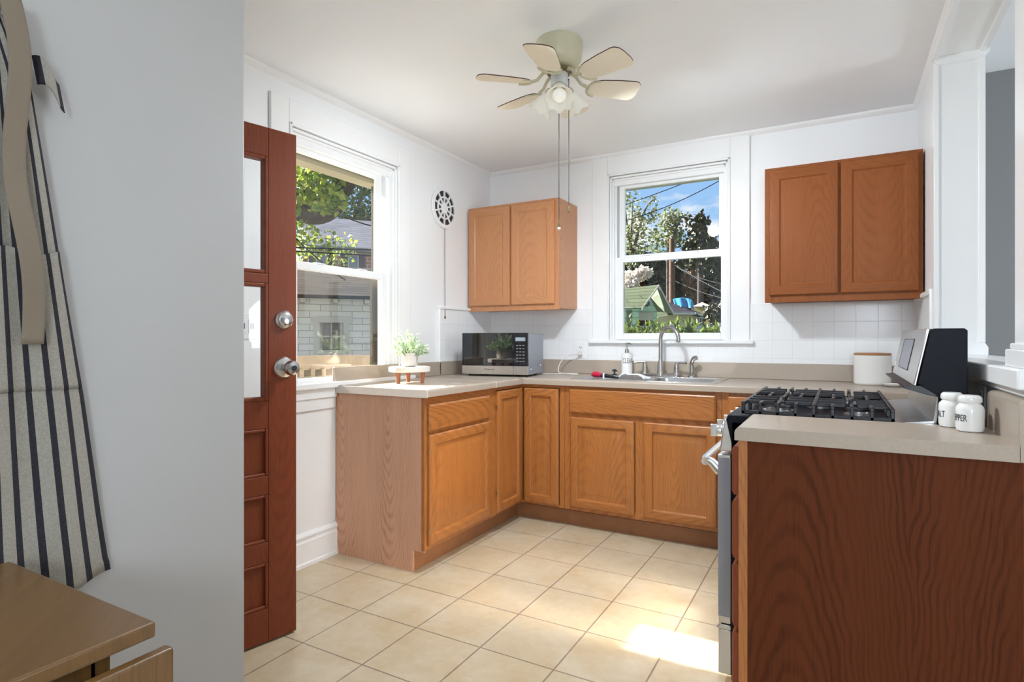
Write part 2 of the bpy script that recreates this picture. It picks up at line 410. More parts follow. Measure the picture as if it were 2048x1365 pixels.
ORG = {}
def link(o): COL.objects.link(o); return o
def tag(o, label=None, cat=None, group=None, kind=None):
    if label: o['label'] = label
    if cat: o['category'] = cat
    if group: o['group'] = group
    if kind: o['kind'] = kind
    return o
def thing(name, label, cat, loc=(0, 0, 0), rotz=0, group=None, kind=None, local=False):
    o = link(bpy.data.objects.new(name, None)); o.location = loc; o.rotation_euler = (0, 0, rotz); o.empty_display_size = .1
    ORG[o.name] = Vector((0, 0, 0)) if local else Vector(loc)
    return tag(o, label, cat, group, kind)
def mesh(name, mb, mats, parent=None, bevel=0, smooth=True, label=None, seg=2, org=None, ang=35, solid=0, sub=0):
    """one mesh object; vertices are in world coordinates unless the parent thing was made with local=True"""
    me = bpy.data.meshes.new(name)
    off = ORG[parent.name] if parent is not None else (org if org is not None else Vector((0, 0, 0)))
    me.from_pydata([tuple(Vector(p)-off) for p in mb.v], [], mb.f)
    mats = mats if isinstance(mats, (list, tuple)) else [mats]
    for mm in mats: me.materials.append(MATS[mm])
    me.polygons.foreach_set('material_index', mb.m)
    if smooth:
        me.polygons.foreach_set('use_smooth', [True]*len(me.polygons)); me.update(); me.set_sharp_from_angle(angle=R(ang))
    me.update()
    o = link(bpy.data.objects.new(name, me))
    if parent is not None: o.parent = parent; ORG[o.name] = off
    else:
        o.location = off; ORG[o.name] = Vector(off)
    if sub:
        md = o.modifiers.new('sub', 'SUBSURF'); md.levels = md.render_levels = sub
    if solid:
        md = o.modifiers.new('solid', 'SOLIDIFY'); md.thickness = solid; md.offset = 0
    if bevel:
        md = o.modifiers.new('bevel', 'BEVEL'); md.width = bevel; md.segments = seg; md.limit_method = 'ANGLE'; md.angle_limit = R(40)
    if label: o['label'] = label
    return o
def copy_part(o, parent):
    c = o.copy(); link(c); c.parent = parent; ORG[c.name] = ORG[o.name]
    for ch in list(o.children): copy_part(ch, c)
    return c
def text_mesh(body, size, depth=.0006, align='CENTER', fontspace=1.0):
    cu = bpy.data.curves.new('txt', 'FONT'); cu.body = body; cu.size = size; cu.extrude = depth; cu.align_x = align; cu.align_y = 'CENTER'; cu.space_character = fontspace
    o = bpy.data.objects.new('txt', cu); COL.objects.link(o); bpy.context.view_layer.update()
    me = bpy.data.meshes.new_from_object(o.evaluated_get(bpy.context.evaluated_depsgraph_get()))
    mb = MB(); mb.add([v.co[:] for v in me.vertices], [tuple(p.vertices) for p in me.polygons])
    bpy.data.objects.remove(o, do_unlink=True); bpy.data.curves.remove(cu); bpy.data.meshes.remove(me)
    return mb
def structure(name, mb, mats, label=None, cat=None, bevel=0):
    o = mesh(name, mb, mats, bevel=bevel); return tag(o, label, cat, kind='structure')

# ================================================================ THE ROOM
CEIL = 2.49; XR = 2.80; WT = .16
fl = MB(); fl.box(-.0, 6.0, -6.6, 0.0, -.12, 0)
structure('floor', fl, 'floor_tile', 'beige ceramic tile floor of the kitchen', 'floor')
c_ = MB(); c_.box(-.16, 6.0, -6.6, .16, CEIL, CEIL+.12)
structure('ceiling', c_, 'ceiling_paint', 'flat white kitchen ceiling', 'ceiling')

# back wall with the sink window opening (window 2)
B_U0, B_U1, B_Z0, B_Z1 = .99, 1.812, 1.15, 2.335
wb = MB()
wb.box(-WT, B_U0, 0, WT, -.12, CEIL); wb.box(B_U1, 6.0, 0, WT, -.12, CEIL)
wb.box(B_U0, B_U1, 0, WT, -.12, B_Z0); wb.box(B_U0, B_U1, 0, WT, B_Z1, CEIL)
structure('wall_back', wb, 'white_paint', 'white wall behind the sink', 'wall')
# left wall with the big window opening (window 1)
L_U0, L_U1, L_Z0, L_Z1 = -1.95, -1.12, .93, 2.262
wl = MB()
wl.box(-WT, 0, -3.3, L_U0, -.12, CEIL); wl.box(-WT, 0, L_U1, 0, -.12, CEIL)
wl.box(-WT, 0, L_U0, L_U1, -.12, L_Z0); wl.box(-WT, 0, L_U0, L_U1, L_Z1, CEIL)
structure('wall_left', wl, 'white_paint', 'white wall with the large side window', 'wall')
# right wall: pier by the back wall, half wall under the ledge, end post and header
wr = MB()
wr.box(XR, XR+.165, -.725, 0, 0, CEIL)
wr.box(XR, XR+.165, -2.20, -.725, 0, 1.045)
structure('wall_right', wr, 'white_paint', 'white pier and half wall beside the range', 'wall')
hd = MB(); hd.box(XR, XR+.165, -2.20, -.725, 2.44, CEIL)
structure('trim_header', hd, 'white_paint', 'white header over the pass-through', 'trim')
ps = MB(); ps.box(XR+.004, XR+.16, -2.19, -2.035, 1.105, 2.44)
ps.prism([(XR-.012, -2.205), (XR+.175, -2.205), (XR+.175, -2.018), (XR-.012, -2.018)], 'z', 1.105, 1.15)
ps.prism([(XR-.004, -2.2), (XR+.168, -2.2), (XR+.168, -2.026), (XR-.004, -2.026)], 'z', 1.15, 1.165)
structure('trim_post', ps, 'trim_white', 'white square post at the near end of the ledge', 'trim', .004)
lg = MB(); lg.box(XR-.03, XR+.20, -2.225, -.68, 1.058, 1.105); lg.box(XR-.012, XR+.18, -2.215, -.70, 1.04, 1.058)
structure('trim_ledge', lg, 'trim_white', 'white ledge on top of the half wall', 'trim', .004)
# casing round the pass-through on the pier: corner strips and stepped cap and base
pc = MB()
pc.box(XR-.012, XR+.0, -.725, -.655, 1.105, CEIL-.03)
pc.prism([(XR-.012, 1.105), (XR+.18, 1.105), (XR+.18, 1.14), (XR+.168, 1.16), (XR-.0, 1.16), (XR-.012, 1.14)], 'y', -.742, -.725)
pc.box(XR-.012, XR+.006, -.732, -.725, 1.16, 2.41); pc.box(XR+.148, XR+.172, -.732, -.725, 1.16, 2.41)
pc.prism([(XR-.014, 2.44), (XR+.185, 2.44), (XR+.185, 2.425), (XR+.168, 2.405), (XR-.0, 2.405), (XR-.014, 2.425)], 'y', -.745, -.725)
pc.box(XR-.018, XR+.004, -2.2, -.725, 2.425, 2.465); pc.box(XR+.15, XR+.175, -2.2, -.725, 2.425, 2.45)
structure('trim_opening', pc, 'trim_white', 'white moulding round the pass-through opening', 'trim', .002)
# grey partition at the left of the entry and the wall that carries the glazed door
wp = MB(); wp.box(.80, .97, -6.6, -2.90, 0, CEIL)
structure('wall_near', wp, 'grey_paint', 'light grey wall end at the left of the entry', 'wall', .006)
wd = MB(); wd.box(0, .80, -3.30, -3.18, 0, CEIL)
structure('wall_side_entry', wd, 'white_paint', 'short wall carrying the side door', 'wall')
wo_ = MB(); wo_.box(5.9, 6.0, -6.6, 0, 0, CEIL)
structure('wall_dining_far', wo_, 'dining_grey', 'grey wall of the next room', 'wall')
wo_ = MB(); wo_.box(XR+.165, 5.9, -.30, -.22, 0, CEIL)
structure('wall_dining_back', wo_, 'dining_grey', 'grey dining room wall seen through the pass-through', 'wall')
wo_ = MB(); wo_.box(.97, 5.9, -6.6, -6.5, 0, CEIL)
structure('wall_rear', wo_, 'white_paint', 'white wall behind the viewer', 'wall')

# crown mouldings
def crown(name, axis, a, b, at0, sgn, label):
    s = .024; mb = MB(); z = CEIL
    pts = [(0, 0), (s, 0), (s*.9, -s*.35), (s*.6, -s*.75), (s*.25, -s*1.0), (0, -s*1.25)]
    if axis == 'x': mb.prism([(at0+sgn*p, z+q) for p, q in pts], 'x', a, b)
    else: mb.prism([(at0+sgn*p, z+q) for p, q in pts], 'y', a, b)
    structure(name, mb, 'trim_white', label, 'trim')
crown('trim_1', 'x', 0, XR, 0, -1, 'white crown moulding along the back wall')
crown('trim_2', 'y', -3.18, 0, 0, 1, 'white crown moulding along the window wall')
crown('trim_3', 'y', -2.2, 0, XR, -1, 'white crown moulding over the pass-through')

# tiled backsplashes
tb = MB()
for x0, x1, z0, z1 in ((0, .866, .93, 1.395), (.866, 1.926, .93, 1.145), (1.926, XR, .93, 1.395)): tb.box(x0, x1, -.009, 0, z0, z1)
structure('trim_4', tb, 'wall_tile', 'white square tiles along the back wall', 'tile')
tb = MB(); tb.box(0, .009, -.681, -.009, .93, 1.385)
structure('trim_5', tb, 'wall_tile_side', 'white square tiles in the corner beside the window', 'tile')
tb = MB(); tb.box(XR-.009, XR, -.64, -.009, .93, 1.385)
structure('trim_6', tb, 'wall_tile_side', 'white square tiles on the pier', 'tile')
tb = MB()
tb.box(0, .022, -.695, -.0, 1.385, 1.405); tb.box(0, .02, -.70, -.681, .93, 1.385); tb.box(XR-.022, XR, -.66, -.0, 1.385, 1.408); tb.box(XR-.02, XR, -.665, -.64, .93, 1.395)
structure('trim_7', tb, 'trim_white', 'white cap strips round the side tiles', 'trim', .004)

# baseboard and wainscot on the left wall
bb = MB()
bb.prism([(0, 0), (.022, 0), (.022, .018), (.016, .022), (.016, .125), (.012, .13), (.012, .142), (.018, .15), (.018, .158), (.006, .172), (0, .172)], 'y', -3.18, -1.612)
structure('baseboard_left', bb, 'trim_white', 'tall white baseboard under the side window', 'baseboard')
bb = MB(); bb.box(0, .012, -2.064, -1.64, .80, .905); bb.box(0, .02, -2.064, -1.64, .86, .915)
structure('trim_8', bb, 'trim_white', 'white apron board under the side window', 'trim', .003)

# ---------------------------------------------------------------- windows
def window(name, label, TM, uc, hc, hin, cz0, cz1, ztop_in, lo, up, stool, screened, ext_mat, ext_in):
    """TM maps (along wall, outward, up) to the room; lo/up = (u0,u1,z0,z1, gu0,gu1,gz0,gz1) of each sash"""
    wn = thing(name, label, 'window', kind='structure')
    def put(nm, mb, mat, par=wn, bevel=0, lab=None):
        mb.xf(TM); return mesh(nm, mb, mat, par, bevel=bevel, label=lab)
    cs = MB(); e = .018
    cs.box(uc-hc, uc-hin, -e, 0, cz0, cz1); cs.box(uc+hin, uc+hc, -e, 0, cz0, cz1); cs.box(uc-hin, uc+hin, -e, 0, ztop_in, cz1)
    put('casing', cs, 'trim_white', bevel=.004)
    bd = MB()                                             # stepped inner mouldings round the opening
    for i, (o, dpt, th) in enumerate(((0, -.026, .014), (.016, -.012, .014), (.03, .002, .016))):
        a0, a1, zt = uc-hin+o, uc+hin-o, ztop_in-o*1.1
        bd.box(a0-.002, a0+.012, dpt, .10, cz0, zt); bd.box(a1-.012, a1+.002, dpt, .10, cz0, zt); bd.box(a0, a1, dpt, .10, zt-.014, zt)
    put('jamb_moulding', bd, 'trim_white', bevel=.003)
    hl = MB(); hl.box(uc-hin+.03, uc+hin-.03, .014, .13, up[3]-.004, ztop_in-.04)
    put('head_frame', hl, 'vinyl_white')
    sl = MB()
    for a, b2 in ((uc-hin+.028, lo[0]), (lo[1], uc+hin-.028)): sl.box(a, b2+.0, .03, .13, cz0, up[3]+.004)
    put('side_track', sl, 'vinyl_white')
    if stool:
        st = MB(); st.box(uc-hc-.02, uc+hc+.025, -.042, .03, stool[0], stool[1])
        put('stool', st, 'trim_white', bevel=.006)
    for nm, sd, v0, gm in (('lower_sash', lo, .018, 'pane_glass_screened' if screened else 'pane_glass'), ('upper_sash', up, .05, 'pane_glass')):
        u0, u1, z0, z1, g0, g1, h0, h1 = sd; f = MB(); t = .03
        f.box(u0, g0, v0, v0+t, z0, z1); f.box(g1, u1, v0, v0+t, z0, z1); f.box(g0, g1, v0, v0+t, z0, h0); f.box(g0, g1, v0, v0+t, h1, z1)
        fo = put(nm, f, 'vinyl_white', bevel=.003)
        p = MB(); p.box(g0-.004, g1+.004, v0+.013, v0+.017, h0-.004, h1+.004); put('pane', p, gm, fo)
        if nm == 'lower_sash':
            lk = MB()
            for q in (.28, .72): lk.box(u0+(u1-u0)*q-.03, u0+(u1-u0)*q+.03, v0-.002, v0+t, z1, z1+.008)
            put('sash_lock', lk, 'vinyl_white', fo, bevel=.002)
    ef = MB(); a0, a1, zt, zb = ext_in
    ef.box(a0-.1, a0, .10, .17, zb-.05, zt+.14); ef.box(a1, a1+.1, .10, .17, zb-.05, zt+.14); ef.box(a0-.1, a1+.1, .10, .20, zt, zt+.14); ef.box(a0-.1, a1+.1, .09, .22, zb-.06, zb)
    put('exterior_frame', ef, ext_mat, bevel=.003)
    return wn
TB = Matrix.Identity(4)
TL = Matrix(((0, -1, 0, 0), (1, 0, 0, 0), (0, 0, 1, 0), (0, 0, 0, 1)))
window('window_2', 'white double-hung window above the sink', TB, 1.396, .529, .412, 1.165, 2.468, 2.34,
       (1.036, 1.776, 1.17, 1.753, 1.085, 1.745, 1.217, 1.715), (1.048, 1.764, 1.74, 2.265, 1.088, 1.728, 1.77, 2.242), (1.143, 1.168), False, 'fascia_white', (1.05, 1.77, 2.262, 1.195))
w1 = window('window_1', 'large white double-hung window over the left counter', TL, -1.5365, .528, .418, .94, 2.382, 2.264,
       (-1.925, -1.192, .935, 1.577, -1.875, -1.243, .968, 1.537), (-1.915, -1.205, 1.56, 2.185, -1.868, -1.245, 1.585, 2.158), (.912, .945), True, 'frame_tan', (-1.945, -1.150, 2.135, .955))
sc_ = MB(); sc_.box(-.112, -.096, -1.242, -1.152, .957, 1.56); sc_.box(-.112, -.096, -1.945, -1.885, .957, 1.56); sc_.box(-.112, -.103, -1.885, -1.242, .957, .97); sc_.box(-.150, -.140, -1.190, -1.152, .957, 2.135)
mesh('screen_frame', sc_, 'frame_bronze', w1)

# ---------------------------------------------------------------- side door (standing open, swung towards the window wall)
DW, DH, DT = .81, 1.985, .044
dth = R(12.5)
d1 = thing('door_1', 'open reddish wooden door with two glass panes and a brass knob set'.replace('brass', 'steel'), 'door', (0.4755-DW*math.sin(dth), -2.329-DW*math.cos(dth), .008), -dth, kind='structure', local=True)
# local frame: door runs along +y from hinge (0) to free edge (DW); room face at x=+DT
dm = MB(); st = .115
glz = ((.93, 1.382), (1.42, 1.872)); pnl = ((.13, .305), (.385, .567), (.64, .822))
dm.box(0, DT, 0, st, 0, DH); dm.box(0, DT, DW-st, DW, 0, DH)
zs = [0] + [z for ab in (pnl+glz) for z in ab] + [DH]
for a, b2 in zip(zs[0::2], zs[1::2]): dm.box(0, DT, st, DW-st, a, b2)
for a, b2 in pnl: dm.box(.012, DT-.012, st, DW-st, a, b2)
mesh('door_leaf', dm, 'door_mahogany', d1, bevel=.003)
for a, b2 in glz:
    f = MB(); q = .014
    f.box(.004, DT+.002, st, st+q, a, b2); f.box(.004, DT+.002, DW-st-q, DW-st, a, b2); f.box(.004, DT+.002, st+q, DW-st-q, a, a+q); f.box(.004, DT+.002, st+q, DW-st-q, b2-q, b2)
    fo = mesh('glazing_bead', f, 'door_mahogany', d1, bevel=.003)
    p = MB(); p.box(.02, .024, st+q-.002, DW-st-q+.002, a+q-.002, b2-q+.002); mesh('pane', p, 'door_glass', fo)
for a, b2 in pnl:
    f = MB(); q = .012
    f.box(DT-.012, DT+.001, st, st+q, a, b2); f.box(DT-.012, DT+.001, DW-st-q, DW-st, a, b2); f.box(DT-.012, DT+.001, st+q, DW-st-q, a, a+q); f.box(DT-.012, DT+.001, st+q, DW-st-q, b2-q, b2)
    mesh('panel_moulding', f, 'door_mahogany', d1, bevel=.004)
MX = Matrix.Rotation(PI/2, 4, 'Y')                  # lathe axis z -> x
ky, kz = DW-.052, 1.055; dz = 1.243
kn = MB()
kn.lathe([(.001, 0), (.040, 0), (.042, .004), (.038, .010), (.030, .013), (.016, .016), (.013, .03), (.014, .038), (.024, .045), (.029, .056), (.029, .068), (.024, .078), (.015, .081), (.0001, .081)], (DT, ky, kz), 32, M=MX)
ko = mesh('door_knob', kn, 'nickel_lock', d1, label='satin steel door knob')
kk = MB(); kk.lathe([(.0001, 0), (.011, 0), (.011, .003), (.0001, .003)], (DT+.0805, ky, kz), 20, M=MX); mesh('keyhole_plug', kk, 'black_plastic', ko)
kn = MB(); kn.lathe([(.001, 0), (.036, 0), (.037, .005), (.030, .016), (.022, .02), (.0001, .021)], (DT, ky, dz), 32, M=MX)
ko = mesh('deadbolt', kn, 'nickel_lock', d1, label='round steel deadbolt cylinder')
kk = MB(); kk.lathe([(.0001, 0), (.009, 0), (.008, .004), (.0001, .004)], (DT+.019, ky, dz-.006), 20, M=MX); kk.box(DT+.0225, DT+.024, ky-.0012, ky+.0012, dz-.011, dz-.001)
mesh('key_cylinder', kk, 'chrome', ko)
lt = MB(); lt.box(.014, .032, DW, DW+.009, kz-.01, kz+.012); mesh('latch', lt, 'black_plastic', d1)

# light switch and outlet plates
def plate(name, label, cat, c, axis, hw, hh, kind_, plates=1):
    """flat cover plate on a wall; axis = outward normal ('+x','-y','-x')"""
    t = thing(name, label, cat, c)
    def bx(mb, u0, u1, n0, n1, z0, z1):
        x, y, z = c
        if axis == '+x': mb.box(x+n0, x+n1, y+u0, y+u1, z+z0, z+z1)
        elif axis == '-x': mb.box(x-n1, x-n0, y+u0, y+u1, z+z0, z+z1)
        else: mb.box(x+u0, x+u1, y-n1, y-n0, z+z0, z+z1)
        return mb
    mesh('cover_plate', bx(MB(), -hw, hw, 0, .006, -hh, hh), 'plate_white', t, bevel=.002)
    if kind_ == 'switch':
        for i in range(plates):
            u = (i-(plates-1)/2)*.046
            mesh('rocker', bx(MB(), u-.016, u+.016, .006, .009, -.033, .033), 'vinyl_white', t, bevel=.001)
            sl = MB(); bx(sl, u-.008, u-.004, .009, .0096, -.012, .014); bx(sl, u+.004, u+.008, .009, .0096, -.012, .014)
            mesh('switch_slot', sl, 'black_plastic', t)
    else:
        for s in (-1, 1):
            f = mesh('socket', bx(MB(), -.017, .017, .006, .009, s*.02-.014, s*.02+.014), 'plate_white', t, bevel=.002)
            sl = MB(); bx(sl, -.008, -.005, .009, .0095, s*.02-.004, s*.02+.007); bx(sl, .005, .008, .009, .0095, s*.02-.004, s*.02+.007); bx(sl, -.0025, .0025, .009, .0095, s*.02-.011, s*.02-.006)
            mesh('slot', sl, 'black_plastic', f)
    return t
plate('light_switch', 'white light switch plate on the wall seen through the open door pane', 'switch', (0.0, -2.185, 1.235), '+x', .06, .06, 'switch', 2)
plate('wall_outlet', 'white electrical outlet on the tiles right of the microwave', 'outlet', (.779, -.009, 1.095), '-y', .036, .058, 'outlet')
plate('wall_outlet', 'white outlet plate on the half wall behind the shakers', 'outlet', (XR, -1.70, .985), '-x', .036, .05, 'outlet')

# ================================================================ CABINETS
def panel_loops(w, h, prof):
    """rectangular loops of a raised-panel front: list of (inset, out)"""
    return [[(i, z_, o) for i, z_ in ((ins, ins), (w-ins, ins), (w-ins, h-ins), (ins, h-ins))] for ins, o in prof for _ in (0,)] and \
           [[(ins, ins, o), (w-ins, ins, o), (w-ins, h-ins, o), (ins, h-ins, o)] for ins, o in prof]
RAISED = [(0, 0), (0, .013), (.004, .017), (.009, .019), (.048, .019), (.052, .0165), (.0555, .0065), (.060, .006), (.094, .0165), (.098, .017)]
FLATTISH = [(0, 0), (0, .014), (.004, .018), (.008, .019), (.052, .019), (.055, .016), (.060, .012), (.064, .0115), (.074, .0145), (.078, .015)]
SLAB = [(0, 0), (0, .012), (.005, .0165), (.010, .019), (.013, .019)]
def front(name, parent, plane, u0, u1, z0, z1, prof, mats, off):
    """a door or drawer front lying in a plane; plane '+x': faces +x at x=off, '-x', '-y'"""
    w, h = u1-u0, z1-z0; mb = MB()
    L = panel_loops(w, h, prof)
    def P(p):
        u, v, o = p
        if plane == '+x': return (off+o, u0+u, z0+v)
        if plane == '-x': return (off-o, u1-u, z0+v)
        return (u0+u, off-o, z0+v)
    L = [[P(p) for p in l] for l in L]
    frame_j = [j for j, (ins, o) in enumerate(prof[:-1]) if ins < .055]
    def smi(j, i): return 1 if (i in (0, 2) and j in frame_j and prof is not SLAB) else 0
    mb.loops(L, True, True, 0, smi)
    if plane == '-x' or plane == '-y': pass
    return mesh(name, mb, mats, parent, ang=25)
CT = .925                                              # countertop height
KZ = .105
OAKS = ('oak', 'oak_horizontal')

# base cabinet under the left counter: one drawer over one door
c1 = thing('base_cabinet', 'oak base cabinet with one drawer over one door, standing next to the window', 'cabinet', (.3, -1.29, 0))
m_ = MB(); m_.box(.012, .595, -1.621, -.994, KZ, .885)
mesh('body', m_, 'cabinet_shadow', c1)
m_ = MB(); m_.prism([(.006, 0), (.54, 0), (.54, .108), (.612, .108), (.612, .888), (.006, .888)], 'y', -1.634, -1.622)
mesh('end_panel', m_, 'oak_laminate', c1, label='brown woodgrain laminate end panel')
for y0, y1 in ((-1.636, -1.575), (-1.035, -.994)): mesh('stile', MB().box(.595, .615, y0, y1, .115, .886), 'oak', c1, bevel=.001)
for z0, z1 in ((.84, .886), (.685, .715), (.115, .155)): mesh('rail', MB().box(.595, .615, -1.575, -1.035, z0, z1), 'oak_horizontal', c1, bevel=.001)
front('drawer', c1, '+x', -1.616, -1.040, .71, .846, SLAB, ('oak_horizontal', 'oak_horizontal'), .616)
dr = front('door', c1, '+x', -1.614, -1.024, .138, .694, RAISED, OAKS, .616)
for zz in (.20, .60):
    hg = MB(); hg.cyl((.628, -1.619, zz), (.628, -1.619, zz+.02), .004, 8); mesh('hinge', hg, 'brass_dark', dr)
m_ = MB(); m_.box(.52, .54, -1.622, -.993, 0, .108); mesh('toe_kick', m_, 'kick_brown', c1)

# corner cabinet with the folding pair of doors
c2 = thing('corner_cabinet', 'oak corner cabinet with two narrow doors meeting in the inner corner', 'cabinet', (.46, -.46, 0))
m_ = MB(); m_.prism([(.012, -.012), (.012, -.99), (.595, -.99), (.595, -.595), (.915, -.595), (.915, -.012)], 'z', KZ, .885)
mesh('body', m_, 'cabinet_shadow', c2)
m_ = MB(); m_.box(.595, .615, -.99, -.945, .115, .886); m_.box(.885, .918, -.615, -.595, .115, .886); m_.box(.597, .622, -.622, -.597, .115, .886); m_.box(.597, .615, -.945, -.60, .865, .886); m_.box(.597, .885, -.615, -.597, .865, .886); m_.box(.597, .615, -.945, -.60, .115, .128); m_.box(.597, .885, -.615, -.597, .115, .128)
mesh('face_frame', m_, 'oak', c2, bevel=.001)
dr = front('door', c2, '+x', -.948, -.638, .13, .862, RAISED, OAKS, .616)
for zz in (.24, .76):
    hg = MB(); hg.cyl((.628, -.953, zz), (.628, -.953, zz+.02), .004, 8); mesh('hinge', hg, 'brass_dark', dr)
front('door', c2, '-y', .638, .882, .13, .862, RAISED, OAKS, -.616)
m_ = MB(); m_.box(.52, .54, -.993, -.54, 0, .108); m_.box(.52, .919, -.54, -.52, 0, .108); mesh('toe_kick', m_, 'kick_brown', c2)

# sink base
c3 = thing('sink_cabinet', 'wide oak sink cabinet with a false drawer front and two doors', 'cabinet', (1.39, -.3, 0))
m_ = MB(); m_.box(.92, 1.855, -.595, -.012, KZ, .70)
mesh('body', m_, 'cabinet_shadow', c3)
for x0, x1, z0, z1 in ((.92, .962, .115, .886), (1.372, 1.424, .155, .685), (1.82, 1.856, .115, .886)): mesh('stile', MB().box(x0, x1, -.615, -.595, z0, z1), 'oak', c3, bevel=.001)
for z0, z1 in ((.855, .886), (.685, .722), (.115, .155)): mesh('rail', MB().box(.962, 1.82, -.615, -.595, z0, z1), 'oak_horizontal', c3, bevel=.001)
front('false_drawer_front', c3, '-y', .955, 1.828, .718, .868, SLAB, ('oak_horizontal', 'oak_horizontal'), -.616)
front('door', c3, '-y', .962, 1.370, .138, .692, RAISED, OAKS, -.616)
front('door', c3, '-y', 1.426, 1.830, .138, .692, RAISED, OAKS, -.616)
m_ = MB(); m_.box(.92, 1.857, -.54, -.52, 0, .108); mesh('toe_kick', m_, 'kick_brown', c3)

# last base cabinet, mostly hidden by the range
c4 = thing('base_cabinet', 'oak base cabinet half hidden behind the range, right of the sink doors', 'cabinet', (2.3, -.3, 0))
m_ = MB(); m_.box(1.858, 2.785, -.595, -.012, KZ, .885)
mesh('body', m_, 'cabinet_shadow', c4)
m_ = MB(); m_.box(1.858, 1.9, -.615, -.595, .115, .886); m_.box(2.74, 2.785, -.615, -.595, .115, .886); m_.box(1.9, 2.74, -.615, -.595, .855, .886); m_.box(1.9, 2.74, -.615, -.595, .115, .155)
mesh('face_frame', m_, 'oak', c4, bevel=.001)
m_ = MB(); m_.box(1.858, 2.785, -.54, -.52, 0, .108); mesh('toe_kick', m_, 'kick_brown', c4)
front('door', c4, '-y', 1.89, 2.32, .138, .866, RAISED, OAKS, -.616)
front('door', c4, '-y', 2.325, 2.75, .138, .866, RAISED, OAKS, -.616)

# peninsula end cabinet with four drawers
c5 = thing('drawer_cabinet', 'brown oak drawer cabinet in the foreground with its broad grained side panel', 'cabinet', (2.48, -2.05, 0))
m_ = MB(); m_.box(2.19, 2.785, -2.195, -1.905, KZ, .885)
mesh('body', m_, 'cabinet_shadow', c5)
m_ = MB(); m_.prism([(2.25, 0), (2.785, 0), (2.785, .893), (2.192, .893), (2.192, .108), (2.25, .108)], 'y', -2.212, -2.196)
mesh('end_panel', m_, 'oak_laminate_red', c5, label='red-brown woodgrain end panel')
m_ = MB(); m_.box(2.168, 2.192, -2.214, -2.175, .105, .893); m_.box(2.168, 2.19, -1.94, -1.905, .105, .893); m_.box(2.168, 2.19, -2.175, -1.94, .10, .13); m_.box(2.168, 2.19, -2.175, -1.94, .87, .893)
mesh('face_frame', m_, 'oak', c5, bevel=.001)
for z0, z1 in ((.735, .872), (.555, .718), (.362, .538), (.13, .345)):
    front('drawer', c5, '-x', -2.205, -1.912, z0, z1, SLAB, ('door_mahogany', 'door_mahogany'), 2.167)
m_ = MB(); m_.box(2.25, 2.27, -2.196, -1.905, 0, .105); mesh('toe_kick', m_, 'kick_brown', c5)

# upper cabinets
def upper(label, x0, x1, z0, z1, doors, mats, hw):
    c = thing('wall_cabinet', label, 'cabinet', ((x0+x1)/2, -.16, z0))
    m_ = MB(); m_.box(x0+.004, x1, -.30, 0-.0005, z0+.012, z1); mesh('body', m_, mats[0], c, bevel=.001)
    m_ = MB(); f0, f1 = -.32, -.30
    m_.box(x0, x0+.035, f0, f1, z0, z1); m_.box(x1-.035, x1, f0, f1, z0, z1); m_.box(x0+.035, x1-.035, f0, f1, z0, z0+.045); m_.box(x0+.035, x1-.035, f0, f1, z1-.04, z1)
    xm = (doors[0][1]+doors[1][0])/2; m_.box(xm-.025, xm+.025, f0, f1, z0+.045, z1-.04)
    mesh('face_frame', m_, mats[0], c, bevel=.0015)
    for a, b2 in doors: front('door', c, '-y', a, b2, z0+.04, z1-.018, FLATTISH, mats[:2], -.321)
    return c
upper('oak wall cabinet with two doors in the corner above the microwave', .006, .745, 1.378, 2.146, ((.016, .366), (.378, .716)), ('upper_oak', 'upper_oak_horizontal'), 0)
upper('darker oak wall cabinet with two doors right of the sink window', 2.043, 2.792, 1.384, 2.152, ((2.068, 2.412), (2.424, 2.772)), ('upper_oak_deep', 'upper_oak_deep_horizontal'), 0)

# ================================================================ COUNTERTOPS
def counter_nose(z, t=.038, r=.012):
    """cross-section (depth from front edge, height) of a rolled front edge"""
    pts = [(0, z-t)]
    pts += [(0, z-r)]
    for i in range(1, 7):
        a = PI - PI/2*i/6
        pts.append((r+r*math.cos(a), z-r+r*math.sin(a)))
    return pts
k1 = thing('countertop', 'long L-shaped beige laminate countertop running under the window and the microwave', 'countertop', (.3, -.3, .887))
SX0, SX1, SY0, SY1 = .965, 1.795, -.565, -.075        # sink cut-out
nose = counter_nose(CT)
m_ = MB()
m_.prism([(.645-d, z) for d, z in nose] + [(.30, CT), (.30, CT-.038)], 'y', -1.648, -.70)
m_.box(.0, .30, -1.648, -.70, CT-.038, CT)
# corner block and back run (around the sink opening)
m_.box(0, .645, -.70, -.0, CT-.038, CT)
def backrun(x0, x1):
    m_.prism([(-.645+d, z) for d, z in nose] + [(-.60, CT), (-.60, CT-.038)], 'x', x0, x1)
backrun(.645, XR-.001)
m_.box(.645, SX0, -.60, 0, CT-.038, CT); m_.box(SX1, XR-.001, -.60, 0, CT-.038, CT)
m_.box(SX0, SX1, -.60, SY0, CT-.038, CT); m_.box(SX0, SX1, SY1, 0, CT-.038, CT)
mesh('slab', m_, 'counter_laminate', k1)
m_ = MB(); m_.box(.30, .6455, -1.654, -1.648, CT-.042, CT-.002); m_.box(0, .30, -1.654, -1.648, CT-.042, CT-.002)
mesh('end_cap', m_, 'counter_seam', k1, bevel=.001)
m_ = MB(); m_.box(.02, .6458, -.992, -.984, CT-.037, CT+.0007); mesh('seam_strip', m_, 'counter_seam', k1)
m_ = MB(); m_.box(.0, .020, -1.648, -.02, CT, 1.02); m_.box(.0, .024, -1.655, -1.646, CT-.04, 1.022); mesh('backsplash', m_, 'counter_laminate', k1, bevel=.004)
m_ = MB(); m_.box(.020, XR-.001, -.028, -.0095, CT, 1.025); mesh('backsplash', m_, 'counter_laminate', k1, bevel=.004)
k2 = thing('countertop', 'short beige countertop with a rolled edge beside the range in the foreground', 'countertop', (2.48, -2.06, .892))
